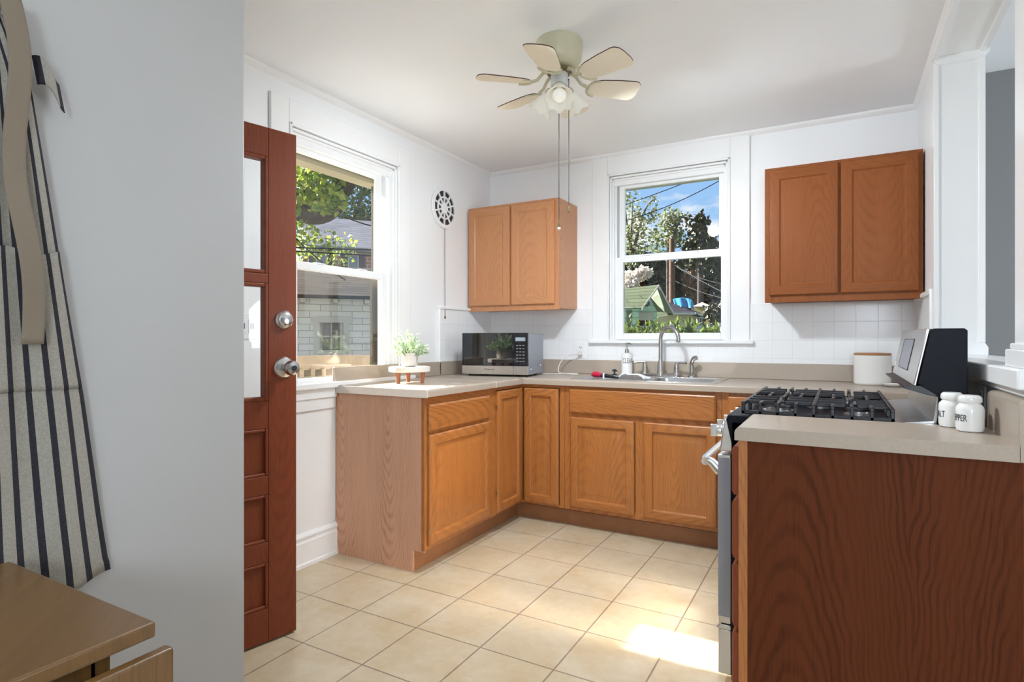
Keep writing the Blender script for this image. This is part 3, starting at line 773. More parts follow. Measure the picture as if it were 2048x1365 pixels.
ZE = .93
nose = counter_nose(ZE, .037, .016)
m_ = MB(); m_.prism([(2.160+d, z) for d, z in nose] + [(2.25, ZE), (2.25, ZE-.037)], 'y', -2.23, -1.902)
m_.box(2.25, 2.775, -2.23, -1.902, ZE-.037, ZE); mesh('slab', m_, 'counter_laminate', k2)
m_ = MB(); pts = [(2.772, ZE-.037), (XR-.001, ZE-.037)] ; m_.prism([(2.772, ZE-.037), (2.799, ZE-.037), (2.799, 1.035)] + [(2.772+.014-.014*math.cos(PI/2*(1-i/5)) , 1.021+.014*math.sin(PI/2*(1-i/5))) for i in range(6)], 'y', -2.23, -1.902)
mesh('backsplash', m_, 'counter_laminate', k2, bevel=.002)

# ================================================================ SINK, FAUCET
s_ = thing('kitchen_sink', 'stainless double bowl sink set in the counter under the window', 'sink', (1.38, -.32, CT))
def rr(x0, x1, y0, y1, z, r, n=5):
    pts = []
    for cx_, cy_, a0 in ((x1-r, y1-r, 0), (x0+r, y1-r, PI/2), (x0+r, y0+r, PI), (x1-r, y0+r, 1.5*PI)):
        for i in range(n+1):
            a = a0+PI/2*i/n; pts.append((cx_+r*math.cos(a), cy_+r*math.sin(a), z))
    return pts
RX0, RX1, RY0, RY1 = .945, 1.815, -.585, -.055
mid = 1.38
m_ = MB(); zt = CT+.004
# rim as strips round the two bowls
m_.box(RX0, RX1, RY0, -.55, CT, zt); m_.box(RX0, RX1, -.165, RY1, CT, zt); m_.box(RX0, .985, -.55, -.165, CT, zt); m_.box(1.775, RX1, -.55, -.165, CT, zt); m_.box(mid-.02, mid+.02, -.55, -.165, CT, zt)
mesh('rim', m_, 'stainless_bright', s_, bevel=.002)
for x0, x1 in ((.985, mid-.02), (mid+.02, 1.775)):
    m_ = MB(); L = [rr(x0-.004, x1+.004, -.554, -.161, zt-.001, .05), rr(x0+.004, x1-.004, -.546, -.169, zt-.006, .05), rr(x0+.012, x1-.012, -.538, -.177, CT-.15, .05), rr(x0+.05, x1-.05, -.50, -.215, CT-.175, .04)]
    L = [l[::-1] for l in L]
    m_.loops(L, False, True); b_ = mesh('bowl', m_, 'stainless', s_)
    dn = MB(); dn.lathe([(.0001, 0), (.04, 0), (.042, .003), (.038, .005)], ((x0+x1)/2, -.36, CT-.175), 24); mesh('drain', dn, 'stainless_bright', b_)
f_ = thing('faucet', 'brushed nickel gooseneck faucet with two lever handles behind the sink', 'faucet', (1.385, -.105, zt))
FX, FY = 1.385, -.105
m_ = MB(); L = [rr(FX-.125, FX+.125, FY-.024, FY+.024, zt, .022), rr(FX-.125, FX+.125, FY-.024, FY+.024, zt+.012, .022), rr(FX-.115, FX+.115, FY-.016, FY+.016, zt+.02, .014)]
m_.loops(L); mesh('base_plate', m_, 'nickel', f_)
m_ = MB(); m_.lathe([(.026, zt+.005), (.024, zt+.03), (.020, zt+.04), (.020, zt+.09), (.015, zt+.105), (.013, zt+.115)], (FX, FY, 0), 24)
pts = [(FX, FY, zt+.10), (FX, FY, zt+.2)]
rad = .076; zc = 1.262-rad-.012
dx, dy = .88, -.47
for i in range(0, 15):
    a = PI*1.08*i/14
    q = rad-rad*math.cos(a); pts.append((FX+dx*q, FY+dy*q, zc+rad*math.sin(a)))
m_.tube(pts, .0125, 14); e_ = pts[-1]; pr = pts[-2]
mesh('spout', m_, 'nickel', f_)
for sgn in (-1, 1):
    hx = FX+sgn*.105; m_ = MB()
    m_.lathe([(.024, zt+.012), (.023, zt+.02), (.016, zt+.035), (.0175, zt+.055), (.016, zt+.075), (.012, zt+.085), (.013, zt+.092), (.0005, zt+.096)], (hx, FY, 0), 20)
    m_.tube([(hx-sgn*.004, FY, zt+.09), (hx+sgn*.03, FY-.01, zt+.094), (hx+sgn*.068, FY-.02, zt+.09)], [.008, .0065, .0075], 10)
    mesh('handle', m_, 'nickel', f_)
sp_ = thing('side_sprayer', 'short brushed nickel side sprayer at the right end of the faucet', 'sprayer', (1.585, -.10, zt))
m_ = MB(); m_.lathe([(.024, zt), (.022, zt+.01), (.014, zt+.016)], (1.585, -.10, 0), 20); mesh('base_ring', m_, 'nickel', sp_)
m_ = MB(); m_.tube([(1.585, -.10, zt+.012), (1.587, -.10, zt+.05), (1.584, -.10, zt+.08), (1.588, -.103, zt+.105), (1.602, -.11, zt+.122), (1.618, -.118, zt+.128)], [.013, .015, .0125, .013, .0155, .0145], 14)
mesh('spray_head', m_, 'nickel', sp_)

# soap dispenser with the word CLEAN
sx, sy = 1.152, -.098
sd = thing('soap_dispenser', 'white ceramic soap dispenser with a steel pump and grey lettering left of the faucet', 'soap dispenser', (sx, sy, zt))
m_ = MB(); m_.lathe([(.034, zt), (.037, zt+.004), (.037, zt+.13), (.034, zt+.143), (.022, zt+.15), (.013, zt+.152)], (sx, sy, 0), 32); mesh('bottle', m_, 'ceramic', sd)
m_ = MB(); m_.lathe([(.014, zt+.150), (.014, zt+.175), (.006, zt+.178), (.005, zt+.21), (.008, zt+.212), (.008, zt+.221), (.0001, zt+.222)], (sx, sy, 0), 16)
m_.tube([(sx, sy, zt+.216), (sx+.02, sy-.012, zt+.218), (sx+.036, sy-.02, zt+.211)], .0035, 8); mesh('pump', m_, 'nickel', sd)
def wrap_text(body, size, r, cx_, cy_, z, face, sx_=1.0, sz_=1.0):
    t = text_mesh(body, size, .0003); out = []
    for x, y, q in t.v:
        a = face + x*sx_/r; rr_ = r+.0004+q
        out.append((cx_+rr_*math.cos(a), cy_+rr_*math.sin(a), z+y*sz_))
    t.v = out; return t
to_cam = lambda x, y: math.atan2(CAM.y-y, CAM.x-x)
mesh('lettering', wrap_text('CLEAN', .042, .037, sx, sy, zt+.098, to_cam(sx, sy)+.25, .62, 1.15), 'lettering_grey', sd)
# dish brush, folded cloth and sink stopper along the sink edge
db = thing('dish_brush', 'red and black dish brush lying at the left sink edge', 'brush', (1.12, -.50, zt))
m_ = MB(); m_.tube([(1.045, -.47, zt+.02), (1.06, -.474, zt+.023), (1.09, -.482, zt+.023), (1.12, -.488, zt+.018)], [.010, .021, .021, .014], 14, flat=.85); mesh('handle', m_, 'red_plastic', db)
m_ = MB(); m_.tube([(1.115, -.487, zt+.018), (1.15, -.496, zt+.018), (1.20, -.512, zt+.012), (1.235, -.52, zt+.008)], [.0155, .017, .011, .007], 12, flat=.8); mesh('brush_head', m_, 'black_plastic', db)
m_ = MB(); m_.box(1.132, 1.142, -.512, -.478, zt+.002, zt+.031); mesh('band', m_, 'plate_white', db)
ss_ = thing('sink_stopper', 'small black rubber stopper with a knob standing behind the brush', 'stopper', (1.10, -.30, zt))
m_ = MB(); m_.lathe([(.02, zt+.0), (.02, zt+.005), (.006, zt+.008), (.005, zt+.022), (.013, zt+.03), (.011, zt+.038), (.0001, zt+.04)], (1.075, -.13, 0), 16); mesh('plug', m_, 'rubber_black', ss_)
m_ = MB(); m_.tube([(1.06, -.135, zt+.03), (1.075, -.13, zt+.034), (1.095, -.125, zt+.026)], .005, 8); mesh('grip', m_, 'rubber_black', ss_)
cl_ = MB()
def clothf(u, v):
    a = u*PI; x = 1.245+.155*u+.02*v; y = -.54+.10*v
    return (x, y, zt+.006+.030*math.sin(a)**.6*(1-.35*v)+.004*math.sin(9*u+4*v) + (.006 if u < .3 else 0))
cl_.grid(clothf, 24, 10)
ct_ = mesh('dish_cloth', cl_, 'cloth_white', solid=.006)
tag(ct_, 'crumpled white dish cloth draped on the front sink edge', 'cloth')

# ================================================================ MICROWAVE
mw = thing('microwave_oven', 'black and silver microwave oven standing on the corner of the counter', 'microwave', (.165, -.64, CT), R(8), local=True)
MWW, MWH, MWD = .478, .292, .335
m_ = MB(); m_.box(.003, MWW-.003, .014, MWD, .012, MWH-.004); mesh('case', m_, 'silver_paint', mw, bevel=.006)
m_ = MB(); m_.box(0, MWW-.104, 0, .016, .072, MWH); mesh_door = mesh('door', m_, 'black_glass', mw, bevel=.002)
m_ = MB(); m_.box(.055, .30, -.0012, .002, .10, .235); mesh('door_window', m_, 'black_glass', mesh_door)
m_ = MB(); m_.box(MWW-.102, MWW, 0, .016, .072, MWH); cp = mesh('control_panel', m_, 'black_glass', mw, bevel=.002)
m_ = MB(); m_.box(MWW-.088, MWW-.018, -.001, .002, .236, .262); mesh('display_bezel', m_, 'silver_paint', cp)
m_ = MB(); m_.box(MWW-.082, MWW-.028, -.0018, .002, .24, .258); mesh('display', m_, 'lcd', cp)
m_ = MB()
for i in range(6):
    for j in range(3):
        x = MWW-.082+j*.022; z = .205-i*.021; m_.box(x, x+.014, -.0006, .001, z, z+.006)
mesh('button_marks', m_, 'display_grey', cp)
m_ = MB(); m_.box(0, MWW-.1035, -.001, .016, .014, .070); lb = mesh('lower_trim', m_, 'stainless', mw, bevel=.001)
m_ = MB(); m_.box(MWW-.1015, MWW, -.001, .016, .014, .070); mesh('door_release_button', m_, 'stainless', mw, bevel=.001)
t_ = text_mesh('Panasonic', .019, .0003); t_.xf(Matrix.Translation((.205, -.0014, .048)) @ Matrix.Rotation(PI/2, 4, 'X')); mesh('lettering', t_, 'lettering_ink', lb)
t_ = text_mesh('inverter', .009, .0002); t_.xf(Matrix.Translation((.034, -.0004, .082)) @ Matrix.Rotation(PI/2, 4, 'X'))
for x in (.04, MWW-.05):
    for y in (.05, MWD-.05):
        ft = MB(); ft.lathe([(.012, 0), (.014, .012)], (x, y, 0), 12); mesh('foot', ft, 'rubber_black', mw)
for z in (.05, .07): mesh('side_screw', MB().lathe([(.0001, 0), (.006, 0), (.005, .003), (.0001, .003)], (MWW-.003, .07 if z < .06 else .27, z), 10, M=MX), 'chrome', mw)
pc_ = thing('power_cord', 'white power cord running from the microwave to the outlet', 'cord', (.80, -.2, CT))
m_ = MB(); m_.box(.765, .795, -.042, -.0195, 1.058, 1.09); mesh('plug', m_, 'cord_white', pc_, bevel=.004)
path = [(.78, -.044, 1.064), (.745, -.07, 1.066), (.70, -.11, 1.05), (.665, -.13, 1.0), (.655, -.135, CT+.03), (.67, -.14, CT+.008), (.74, -.15, CT+.006), (.80, -.165, CT+.006), (.83, -.19, CT+.006), (.81, -.215, CT+.006), (.75, -.215, CT+.01), (.69, -.21, CT+.006), (.62, -.20, CT+.006), (.56, -.215, CT+.006)]
def smooth_path(pts, n=6):
    P_ = [Vector(p) for p in pts]; out = []
    for i in range(len(P_)-1):
        a, b2, c_, d_ = P_[max(i-1, 0)], P_[i], P_[i+1], P_[min(i+2, len(P_)-1)]
        for j in range(n):
            t = j/n; out.append(.5*((2*b2)+(-a+c_)*t+(2*a-5*b2+4*c_-d_)*t*t+(-a+3*b2-3*c_+d_)*t**3))
    return out+[P_[-1]]
m_ = MB(); m_.tube(smooth_path(path), .0038, 8); mesh('cable', m_, 'cord_white', pc_)

# ================================================================ PLANT ON ITS STAND
stx, sty = .275, -1.335
ps_ = thing('plant_stand', 'round white-topped stand on three wooden legs on the sunny counter end', 'plant stand', (stx, sty, CT))
m_ = MB(); m_.lathe([(.112, CT+.064), (.117, CT+.067), (.117, CT+.090), (.112, CT+.093), (.0001, CT+.093)][::1], (stx, sty, 0), 48, wob=lambda j, a: .006*math.cos(48*a/2)); mesh('top', m_, 'stand_white', ps_)
for i in range(3):
    a = to_cam(stx, sty)+R(66)+i*2*PI/3; x, y = stx+.078*math.cos(a), sty+.078*math.sin(a)
    m_ = MB(); m_.lathe([(.011, 0), (.013, .03), (.016, .067)], (x, y, CT), 14); mesh('leg', m_, 'stand_leg_wood', ps_)
PZ = CT+.0935
pp = thing('potted_plant', 'small leafy pale green plant in a ribbed stone-white pot on the stand', 'plant', (stx, sty, PZ))
prof = [(.028, 0), (.039, .004)]
for i in range(9):
    z = .008+i*.0075; r = .0445+.002*math.sin(PI*i/8)
    prof += [(r, z), (r+.0016, z+.0035)]
prof += [(.0455, .077), (.041, .077), (.039, .066), (.0001, .066)]
m_ = MB(); m_.lathe(prof, (stx, sty, PZ), 40); mesh('pot', m_, 'pot_stone', pp, ang=60)
rnd = random.Random(4)
lf = MB(); stm = MB()
def leaf(mb, p, d, L, W, up=None, fold=.25):
    d = d.normalized(); s = d.cross(up or Vector((0, 0, 1)))
    s = s.normalized() if s.length > 1e-4 else Vector((1, 0, 0)); n = s.cross(d)
    a = p; b2 = p+d*L*.45+s*W*.5+n*W*fold; c_ = p+d*L; e2 = p+d*L*.45-s*W*.5+n*W*fold; m2 = p+d*L*.5
    mb.add([a, b2, c_, e2, m2], [(0, 1, 4), (1, 2, 4), (0, 4, 3), (4, 2, 3)])
for i in range(34):
    a = rnd.uniform(0, 2*PI); el = rnd.uniform(.15, 1.5)
    L = rnd.uniform(.07, .125)*(1.12 if el > .9 else .9)
    d = Vector((math.cos(a)*math.cos(el), math.sin(a)*math.cos(el), math.sin(el)))
    b0 = Vector((stx+.015*math.cos(a), sty+.015*math.sin(a), PZ+.06))
    pts = [b0, b0+d*L*.5+Vector((0, 0, .008)), b0+d*L]
    stm.tube(pts, .0013, 5)
    for j in range(17):
        t = rnd.uniform(.35, 1.08); q = b0+d*L*t
        dd = (d*rnd.uniform(.3, 1.2)+Vector((rnd.uniform(-1, 1), rnd.uniform(-1, 1), rnd.uniform(-.5, .8)))).normalized()
        leaf(lf, q, dd, rnd.uniform(.022, .034), rnd.uniform(.011, .016))
mesh('stems', stm, 'far_leaf', pp); fo = mesh('foliage', lf, 'plant_leaf', pp); fo['kind'] = 'stuff'

# ================================================================ CANISTER AND SHAKERS
cx0, cy0 = 2.575, -.20
cn = thing('canister', 'tall ribbed white canister with a wooden lid behind the range', 'canister', (cx0, cy0, CT))
prof = [(.082, 0), (.086, .004)]
for i in range(12):
    z = .008+i*.0125; prof += [(.0885, z), (.0905, z+.006)]
prof += [(.089, .162), (.0001, .162)]
m_ = MB(); m_.lathe(prof, (cx0, cy0, CT), 48); mesh('jar', m_, 'ceramic', cn, ang=60)
m_ = MB(); m_.lathe([(.088, .1625), (.089, .164), (.089, .172), (.086, .174), (.0001, .174)], (cx0, cy0, CT), 40); mesh('lid', m_, 'lid_wood', cn, bevel=.001)
sdh = MB(); sdh.lathe([(.03, 0), (.05, .012), (.052, .016), (.048, .014), (.0001, .006)], (2.665, -.315, CT), 24)
tag(mesh('spoon_rest', sdh, 'ceramic', org=Vector((2.665, -.315, CT))), 'small white ceramic dish just right of the ribbed canister', 'dish')
def shaker(name, label, x, y, word, face):
    t = thing(name, label, 'shaker', (x, y, ZE))
    r = .031
    prof = [(.024, 0), (.029, .003), (r, .010), (r, .058), (.0295, .066), (.024, .073), (.0225, .075), (.0225, .078)]
    m_ = MB(); m_.lathe(prof, (x, y, ZE), 36); mesh('jar', m_, 'ceramic', t)
    m_ = MB(); m_.lathe([(.0255, .078), (.0262, .080), (.0262, .088), (.025, .092), (.020, .0965), (.0001, .0975)], (x, y, ZE), 32); mesh('cap', m_, 'ceramic', t)
    mesh('lettering', wrap_text(word, .024, r, x, y, ZE+.036, face, .60, 1.05), 'lettering_ink', t)
    return t
shaker('salt_shaker', 'white salt jar with dark lettering, touching the range backguard', 2.690, -1.932, 'SALT', to_cam(2.69, -1.93)-1.05)
shaker('pepper_shaker', 'white pepper jar with dark lettering, the nearer of the two jars', 2.718, -2.008, 'PEPPER', to_cam(2.718, -2.008)-.92)

# ================================================================ GAS RANGE
Y0, Y1 = -1.893, -1.131                       # near and far sides
rg = thing('gas_range', 'stainless and black gas range with cast iron grates and a tall slanted backguard', 'range', (2.4, -1.51, 0))
m_ = MB(); m_.box(2.10, 2.74, Y0, Y1, .03, .90); mesh('body', m_, 'black_enamel', rg, bevel=.004)
m_ = MB(); m_.prism([(2.105, .80), (2.083, .905), (2.09, .922), (2.66, .922), (2.66, .88), (2.15, .88), (2.15, .80)], 'y', Y0, Y1)
mesh('cooktop', m_, 'black_enamel', rg, bevel=.004)
m_ = MB(); m_.prism([(2.062, .797), (2.104, .797), (2.104, .86), (2.092, .905), (2.078, .905)], 'y', Y0+.002, Y1-.002)
mesh('control_panel', m_, 'stainless', rg, bevel=.004)
MK = Matrix.Rotation(-PI/2+.0, 4, 'Y')         # lathe axis z -> -x
kb0 = None
for i, yy in enumerate((-1.80, -1.665, -1.512, -1.36, -1.225)):
    m_ = MB(); x = 2.069
    m_.lathe([(.024, 0), (.025, .006), (.020, .012), (.021, .022), (.020, .03), (.0001, .031)], (x, yy, .853), 24, M=MK)
    m_.box(x-.052, x-.028, yy-.0065, yy+.0065, .832, .874)
    mesh('knob', m_, 'stainless_bright', rg, bevel=.002)
m_ = MB(); m_.box(2.056, 2.10, Y0+.004, Y1-.004, .215, .785); od = mesh('oven_door', m_, 'stainless_door', rg, bevel=.004)
m_ = MB(); m_.box(2.052, 2.058, -1.705, -1.20, .27, .715); mesh('door_glass', m_, 'black_glass', od, bevel=.002)
m_ = MB(); m_.box(2.058, 2.098, Y0+.0015, Y0+.006, .24, .775); mesh('door_edge', m_, 'silver_paint', od)
m_ = MB(); m_.tube([(2.012, Y0+.03, .752), (2.006, Y0+.05, .755), (2.006, Y1-.05, .755), (2.012, Y1-.03, .752)], .0145, 16)
for yy in (Y0+.045, Y1-.045): m_.tube([(2.012, yy, .757), (2.03, yy, .748), (2.058, yy, .72)], [.014, .016, .02], 12)
mesh('handle', m_, 'stainless_bright', od)
m_ = MB(); m_.box(2.058, 2.10, Y0+.004, Y1-.004, .045, .195); m_.prism([(2.05, .195), (2.10, .195), (2.10, .212), (2.062, .212)], 'y', Y0+.004, Y1-.004)
mesh('storage_drawer', m_, 'stainless_door', rg, bevel=.003)
for yy in (Y0+.05, Y1-.05):
    for xx in (2.15, 2.68):
        m_ = MB(); m_.lathe([(.016, 0), (.016, .032)], (xx, yy, 0), 10); mesh('foot', m_, 'black_plastic', rg)
# backguard
bgp = [(2.665, .90), (2.665, 1.01), (2.615, 1.045), (2.645, 1.196), (2.655, 1.206), (2.725, 1.206), (2.732, 1.20), (2.732, .90)]
m_ = MB(); m_.prism(bgp, 'y', Y0+.004, Y1-.004); bg_ = mesh('backguard', m_, 'black_enamel', rg, bevel=.002)
def slant(mb, p0, p1, y0, y1, t):
    d = Vector((p1[0]-p0[0], 0, p1[1]-p0[1])).normalized(); n = Vector((-d.z, 0, d.x))
    a = [Vector((p0[0], y0, p0[1])), Vector((p0[0], y1, p0[1])), Vector((p1[0], y1, p1[1])), Vector((p1[0], y0, p1[1]))]
    mb.loops([[tuple(q) for q in a], [tuple(q+n*t) for q in a]]); return mb
pA, pB = (2.613, 1.042), (2.646, 1.206)
L_ = lambda t: (pA[0]+(pB[0]-pA[0])*t, pA[1]+(pB[1]-pA[1])*t)
mesh('display_panel', slant(MB(), L_(-.03), L_(1.0), Y0+.006, Y1-.006, .008), 'stainless', bg_, bevel=.003)
mesh('display', slant(MB(), (L_(.2)[0]-.008, L_(.2)[1]), (L_(.8)[0]-.008, L_(.8)[1]), -1.64, -1.33, .0015), 'display_grey', bg_)
fr_ = MB()
for a, b2, y0, y1 in ((.18, .2, -1.648, -1.322), (.8, .82, -1.648, -1.322), (.2, .8, -1.648, -1.64), (.2, .8, -1.33, -1.322)):
    slant(fr_, (L_(a)[0]-.008, L_(a)[1]), (L_(b2)[0]-.008, L_(b2)[1]), y0, y1, .002)
mesh('display_border', fr_, 'black_plastic', bg_)
mk_ = MB(); p = L_(.22); mk_.lathe([(.0001, 0), (.010, 0), (.010, .0015), (.0001, .0015)], (p[0]-.008, Y1-.05, p[1]), 20, M=MK); mesh('badge', mk_, 'plate_white', bg_)
m_ = MB(); m_.prism([(2.580, 1.036), (2.582, 1.030), (2.640, 1.012), (2.668, 1.008), (2.668, 1.016), (2.62, 1.040)], 'y', Y0+.006, Y1-.006); mesh('vent_lip', m_, 'black_plastic', bg_, bevel=.001)
m_ = MB(); m_.prism([(2.652, .922), (2.662, .922), (2.672, 1.012), (2.664, 1.012)], 'y', Y0+.02, Y1-.012); mesh('splash_plate', m_, 'stainless', bg_, bevel=.001)
m_ = MB(); m_.prism([(2.555, .922), (2.655, .922), (2.655, .937), (2.59, .929)], 'y', Y0+.012, Y1-.012); mesh('rear_vent_trim', m_, 'stainless', rg)
# burners
for i, (bx_, by_, br_) in enumerate(((2.23, -1.71, .045), (2.47, -1.71, .036), (2.23, -1.31, .04), (2.47, -1.31, .045), (2.35, -1.512, .038))):
    m_ = MB(); m_.lathe([(br_*1.15, .922), (br_*1.15, .928), (br_*.9, .930), (br_*.9, .938)], (bx_, by_, 0), 24); b0 = mesh('burner', m_, 'stainless', rg)
    m_ = MB(); m_.lathe([(br_*.95, .938), (br_, .941), (br_*.95, .946), (.0001, .947)], (bx_, by_, 0), 24); mesh('burner_cap', m_, 'cast_iron', b0)
# two cast iron grates
def bar(mb, x0, x1, y0, y1, z0, z1): mb.box(x0, x1, y0, y1, z0, z1)
GZ0, GZ1 = .926, .966
xs = [2.135+i*(2.555-2.135)/8 for i in range(9)]
for gy0, gy1 in ((-1.875, -1.517), (-1.507, -1.149)):
    m_ = MB(); t = .0055
    for y in (gy0+.006, gy1-.006):                           # lower side rails
        bar(m_, xs[0]-t, xs[-1]+t, y-t, y+t, GZ0, GZ0+.012)
    for i, x in enumerate(xs):
        for y in (gy0+.006, gy1-.006): bar(m_, x-t, x+t, y-t, y+t, GZ0, GZ1)
        yc = (gy0+gy1)/2
        if i in (0, 4, 8): bar(m_, x-t, x+t, gy0, gy1, GZ1-.012, GZ1)
        elif i in (2, 6): bar(m_, x-t, x+t, gy0, gy0+.11, GZ1-.012, GZ1); bar(m_, x-t, x+t, gy1-.11, gy1, GZ1-.012, GZ1)
        else: bar(m_, x-t, x+t, gy0, gy0+.075, GZ1-.012, GZ1); bar(m_, x-t, x+t, gy1-.075, gy1, GZ1-.012, GZ1)
    for y in (gy0+.09, gy0+.18, gy1-.09):
        for a, b2 in ((0, 1.7), (2.3, 5.7), (6.3, 8)): bar(m_, xs[0]+(xs[1]-xs[0])*a, xs[0]+(xs[1]-xs[0])*b2, y-t, y+t, GZ1-.013, GZ1-.001)
    for i in (0, 4, 8): bar(m_, xs[i]-t, xs[i]+t, (gy0+gy1)/2-t, (gy0+gy1)/2+t, GZ0-.004, GZ1)
    mesh('grate', m_, 'cast_iron', rg, bevel=.002)

# ================================================================ CEILING FAN
fx, fy = 1.335, -1.60
fan = thing('ceiling_fan', 'cream six-blade ceiling fan with three tulip glass shades', 'ceiling fan', (fx, fy, CEIL))
m_ = MB(); m_.lathe([(.100, CEIL), (.103, CEIL-.004), (.103, CEIL-.03), (.100, CEIL-.036), (.101, CEIL-.05), (.096, CEIL-.085), (.082, CEIL-.108), (.070, CEIL-.116), (.066, CEIL-.118), (.0001, CEIL-.118)], (fx, fy, 0), 48)
mesh('motor_housing', m_, 'fan_cream', fan)
m_ = MB(); m_.lathe([(.03, CEIL-.118), (.045, CEIL-.12), (.058, CEIL-.128), (.055, CEIL-.138), (.03, CEIL-.142)], (fx, fy, 0), 32); mesh('flywheel', m_, 'brass_dark', fan)
m_ = MB(); m_.lathe([(.036, CEIL-.139), (.038, CEIL-.142), (.038, CEIL-.190), (.036, CEIL-.194), (.020, CEIL-.199), (.0001, CEIL-.2)], (fx, fy, 0), 32); mesh('switch_housing', m_, 'fitter_grey', fan)
BZ = 2.302
for kk_ in range(6):
    ang = R(-79.0+60*kk_); ca, sa = math.cos(ang), math.sin(ang)
    def W(r, s, z): return (fx+r*ca-s*sa, fy+r*sa+s*ca, z)
    tilt = -math.tan(R(13))
    am = MB()
    am.tube([W(.045, 0, CEIL-.13), W(.075, 0, CEIL-.145), (W(.10, 0, BZ+.012)), W(.125, 0, BZ+.002)], [.009, .007, .007, .008], 8)
    arc = [W(.128+.045*(1-math.cos(R(t_))), .05*math.sin(R(t_)), BZ-.004+.05*math.sin(R(t_))*tilt) for t_ in range(-90, 91, 15)]
    am.tube(arc, .0055, 8, flat=.7)
    ao = mesh('blade_arm', am, 'fan_cream', fan, label='curved cream blade arm')
    out = []
    prof = [(.138, .026), (.15, .040), (.19, .052), (.26, .060), (.335, .064), (.352, .060), (.365, .045), (.370, .02)]
    half = [(r, s) for r, s in prof]; outline = half + [(r, -s) for r, s in half[::-1]]
    bl = MB(); th = .0045
    lo_ = [W(r, s, BZ+s*tilt) for r, s in outline]; hi_ = [(x, y, z+th) for x, y, z in lo_]
    n_ = len(lo_); bl.add(lo_+hi_, [tuple(range(n_))[::-1], tuple(range(n_, 2*n_))], 0)
    bl.add(lo_+hi_, [(i, (i+1) % n_, n_+(i+1) % n_, n_+i) for i in range(n_)], 1)
    bo = mesh('blade', bl, ('blade_cream', 'blade_edge'), fan, smooth=False)
    ao.parent = bo
for kk_ in range(3):
    ang = to_cam(fx, fy)+R(120*kk_)
    tilt_ = R(36) if kk_ == 0 else R(40)
    # shade axis: pointing outward and down
    ax = Vector((math.cos(ang)*math.sin(tilt_), math.sin(ang)*math.sin(tilt_), -math.cos(tilt_)))
    M_ = ax.to_track_quat('Z', 'Y').to_matrix()
    nk = Vector((fx+.02*math.cos(ang), fy+.02*math.sin(ang), CEIL-.186))
    m_ = MB(); m_.lathe([(.012, 0), (.013, .02), (.024, .028), (.026, .034), (.026, .052), (.022, .054)], tuple(nk), 24, M=M_); so = mesh('lamp_holder', m_, 'fan_cream', fan)
    prof = [(.0245, .046), (.028, .055), (.034, .072), (.040, .092), (.046, .110), (.056, .124), (.062, .130)]
    rim = lambda j, a: (.05*math.cos(8*a) if j == 6 else (.025*math.cos(8*a) if j == 5 else 0))
    m_ = MB(); n_ = 48; L = []
    for j, (r, z) in enumerate(prof):
        L.append([tuple(nk + (M_ @ Vector((r*(1+rim(j, 2*PI*i/n_))*math.cos(2*PI*i/n_), r*(1+rim(j, 2*PI*i/n_))*math.sin(2*PI*i/n_), z+(.006*math.cos(8*2*PI*i/n_) if j == 6 else 0))))) for i in range(n_)])
    m_.loops(L, False, False); sh = mesh('glass_shade', m_, 'frosted_glass', fan, solid=.003)
    bc = nk+ax*.098
    m_ = MB(); m_.lathe([(.012, .050), (.013, .066), (.018, .076), (.0275, .088), (.031, .100), (.0285, .115), (.018, .127), (.0001, .131)], tuple(nk), 24, M=M_); bo_ = mesh('bulb', m_, 'bulb_white', sh)
    lp_ = lamp('fan_bulb_light', 'SPOT', tuple(nk+ax*.175), (32, 40, 22)[kk_], BULB, shadow_soft_size=.05, spot_size=R((168, 172, 166)[kk_]), spot_blend=.95)
    lp_.rotation_euler = ax.to_track_quat('-Z', 'Y').to_euler()
for (ox, z0, z1) in ((-.004, CEIL-.19, 1.695), (.042, CEIL-.165, 1.765)):
    x = fx+ox*_rt.x-.0*_fw.x; y = fy+ox*_rt.y
    if ox > 0: x += -.0; 
    p = Vector((x, y, 0)) - _fw*(.0 if ox > 0 else .03)
    m_ = MB(); m_.tube([(p.x, p.y, z0), (p.x, p.y, z1)], .0016, 6)
    n_ = int((z0-z1)/.0095)
    for i in range(n_): m_.ball((p.x, p.y, z0-i*.0095), .0026, 6, 4)
    if ox > 0: m_.tube([(fx+.036*_rt.x, fy+.036*_rt.y, z0), (p.x, p.y, z0)], .004, 8)
    co = mesh('pull_chain', m_, 'chain', fan)
    m_ = MB(); m_.lathe([(.002, 0), (.004, -.004), (.0055, -.024), (.006, -.028), (.0001, -.03)], (p.x, p.y, z1), 12); kn_ = mesh('pull_knob', m_, 'brass_dark', co)
    if ox < 0:
        m_ = MB(); m_.ball((p.x, p.y, z1-.036), .0075, 12, 8); mesh('pull_ball', m_, 'plate_white', co)

# ================================================================ EXHAUST VENT ON THE LEFT WALL
vy, vz, vr = -.630, 2.092, .143
ev = thing('exhaust_vent', 'round white exhaust fan grille with dark openings and a pull chain on the left wall', 'vent', (0, vy, vz))
MV = Matrix.Rotation(PI/2, 4, 'Y')
m_ = MB(); m_.lathe([(.0001, 0), (vr-.012, 0), (vr-.012, .004), (.0001, .004)], (.0005, vy, vz), 48, M=MV); mesh('dark_backing', m_, 'black_plastic', ev)
def ring(mb, r0, r1, x0, x1, n=64):
    L = []
    for r, x in ((r0, x0), (r0, x1), (r1, x1), (r1, x0)): L.append([(x, vy+r*math.cos(2*PI*i/n), vz+r*math.sin(2*PI*i/n)) for i in range(n)])
    mb.loops(L+[L[0]], False, False); return mb
m_ = MB(); ring(m_, .118, vr, .004, .016); ring(m_, .070, .080, .004, .014)
m_.lathe([(.0001, .015), (.034, .015), (.037, .012), (.037, .004)][::-1], (0, vy, vz), 32, M=MV)
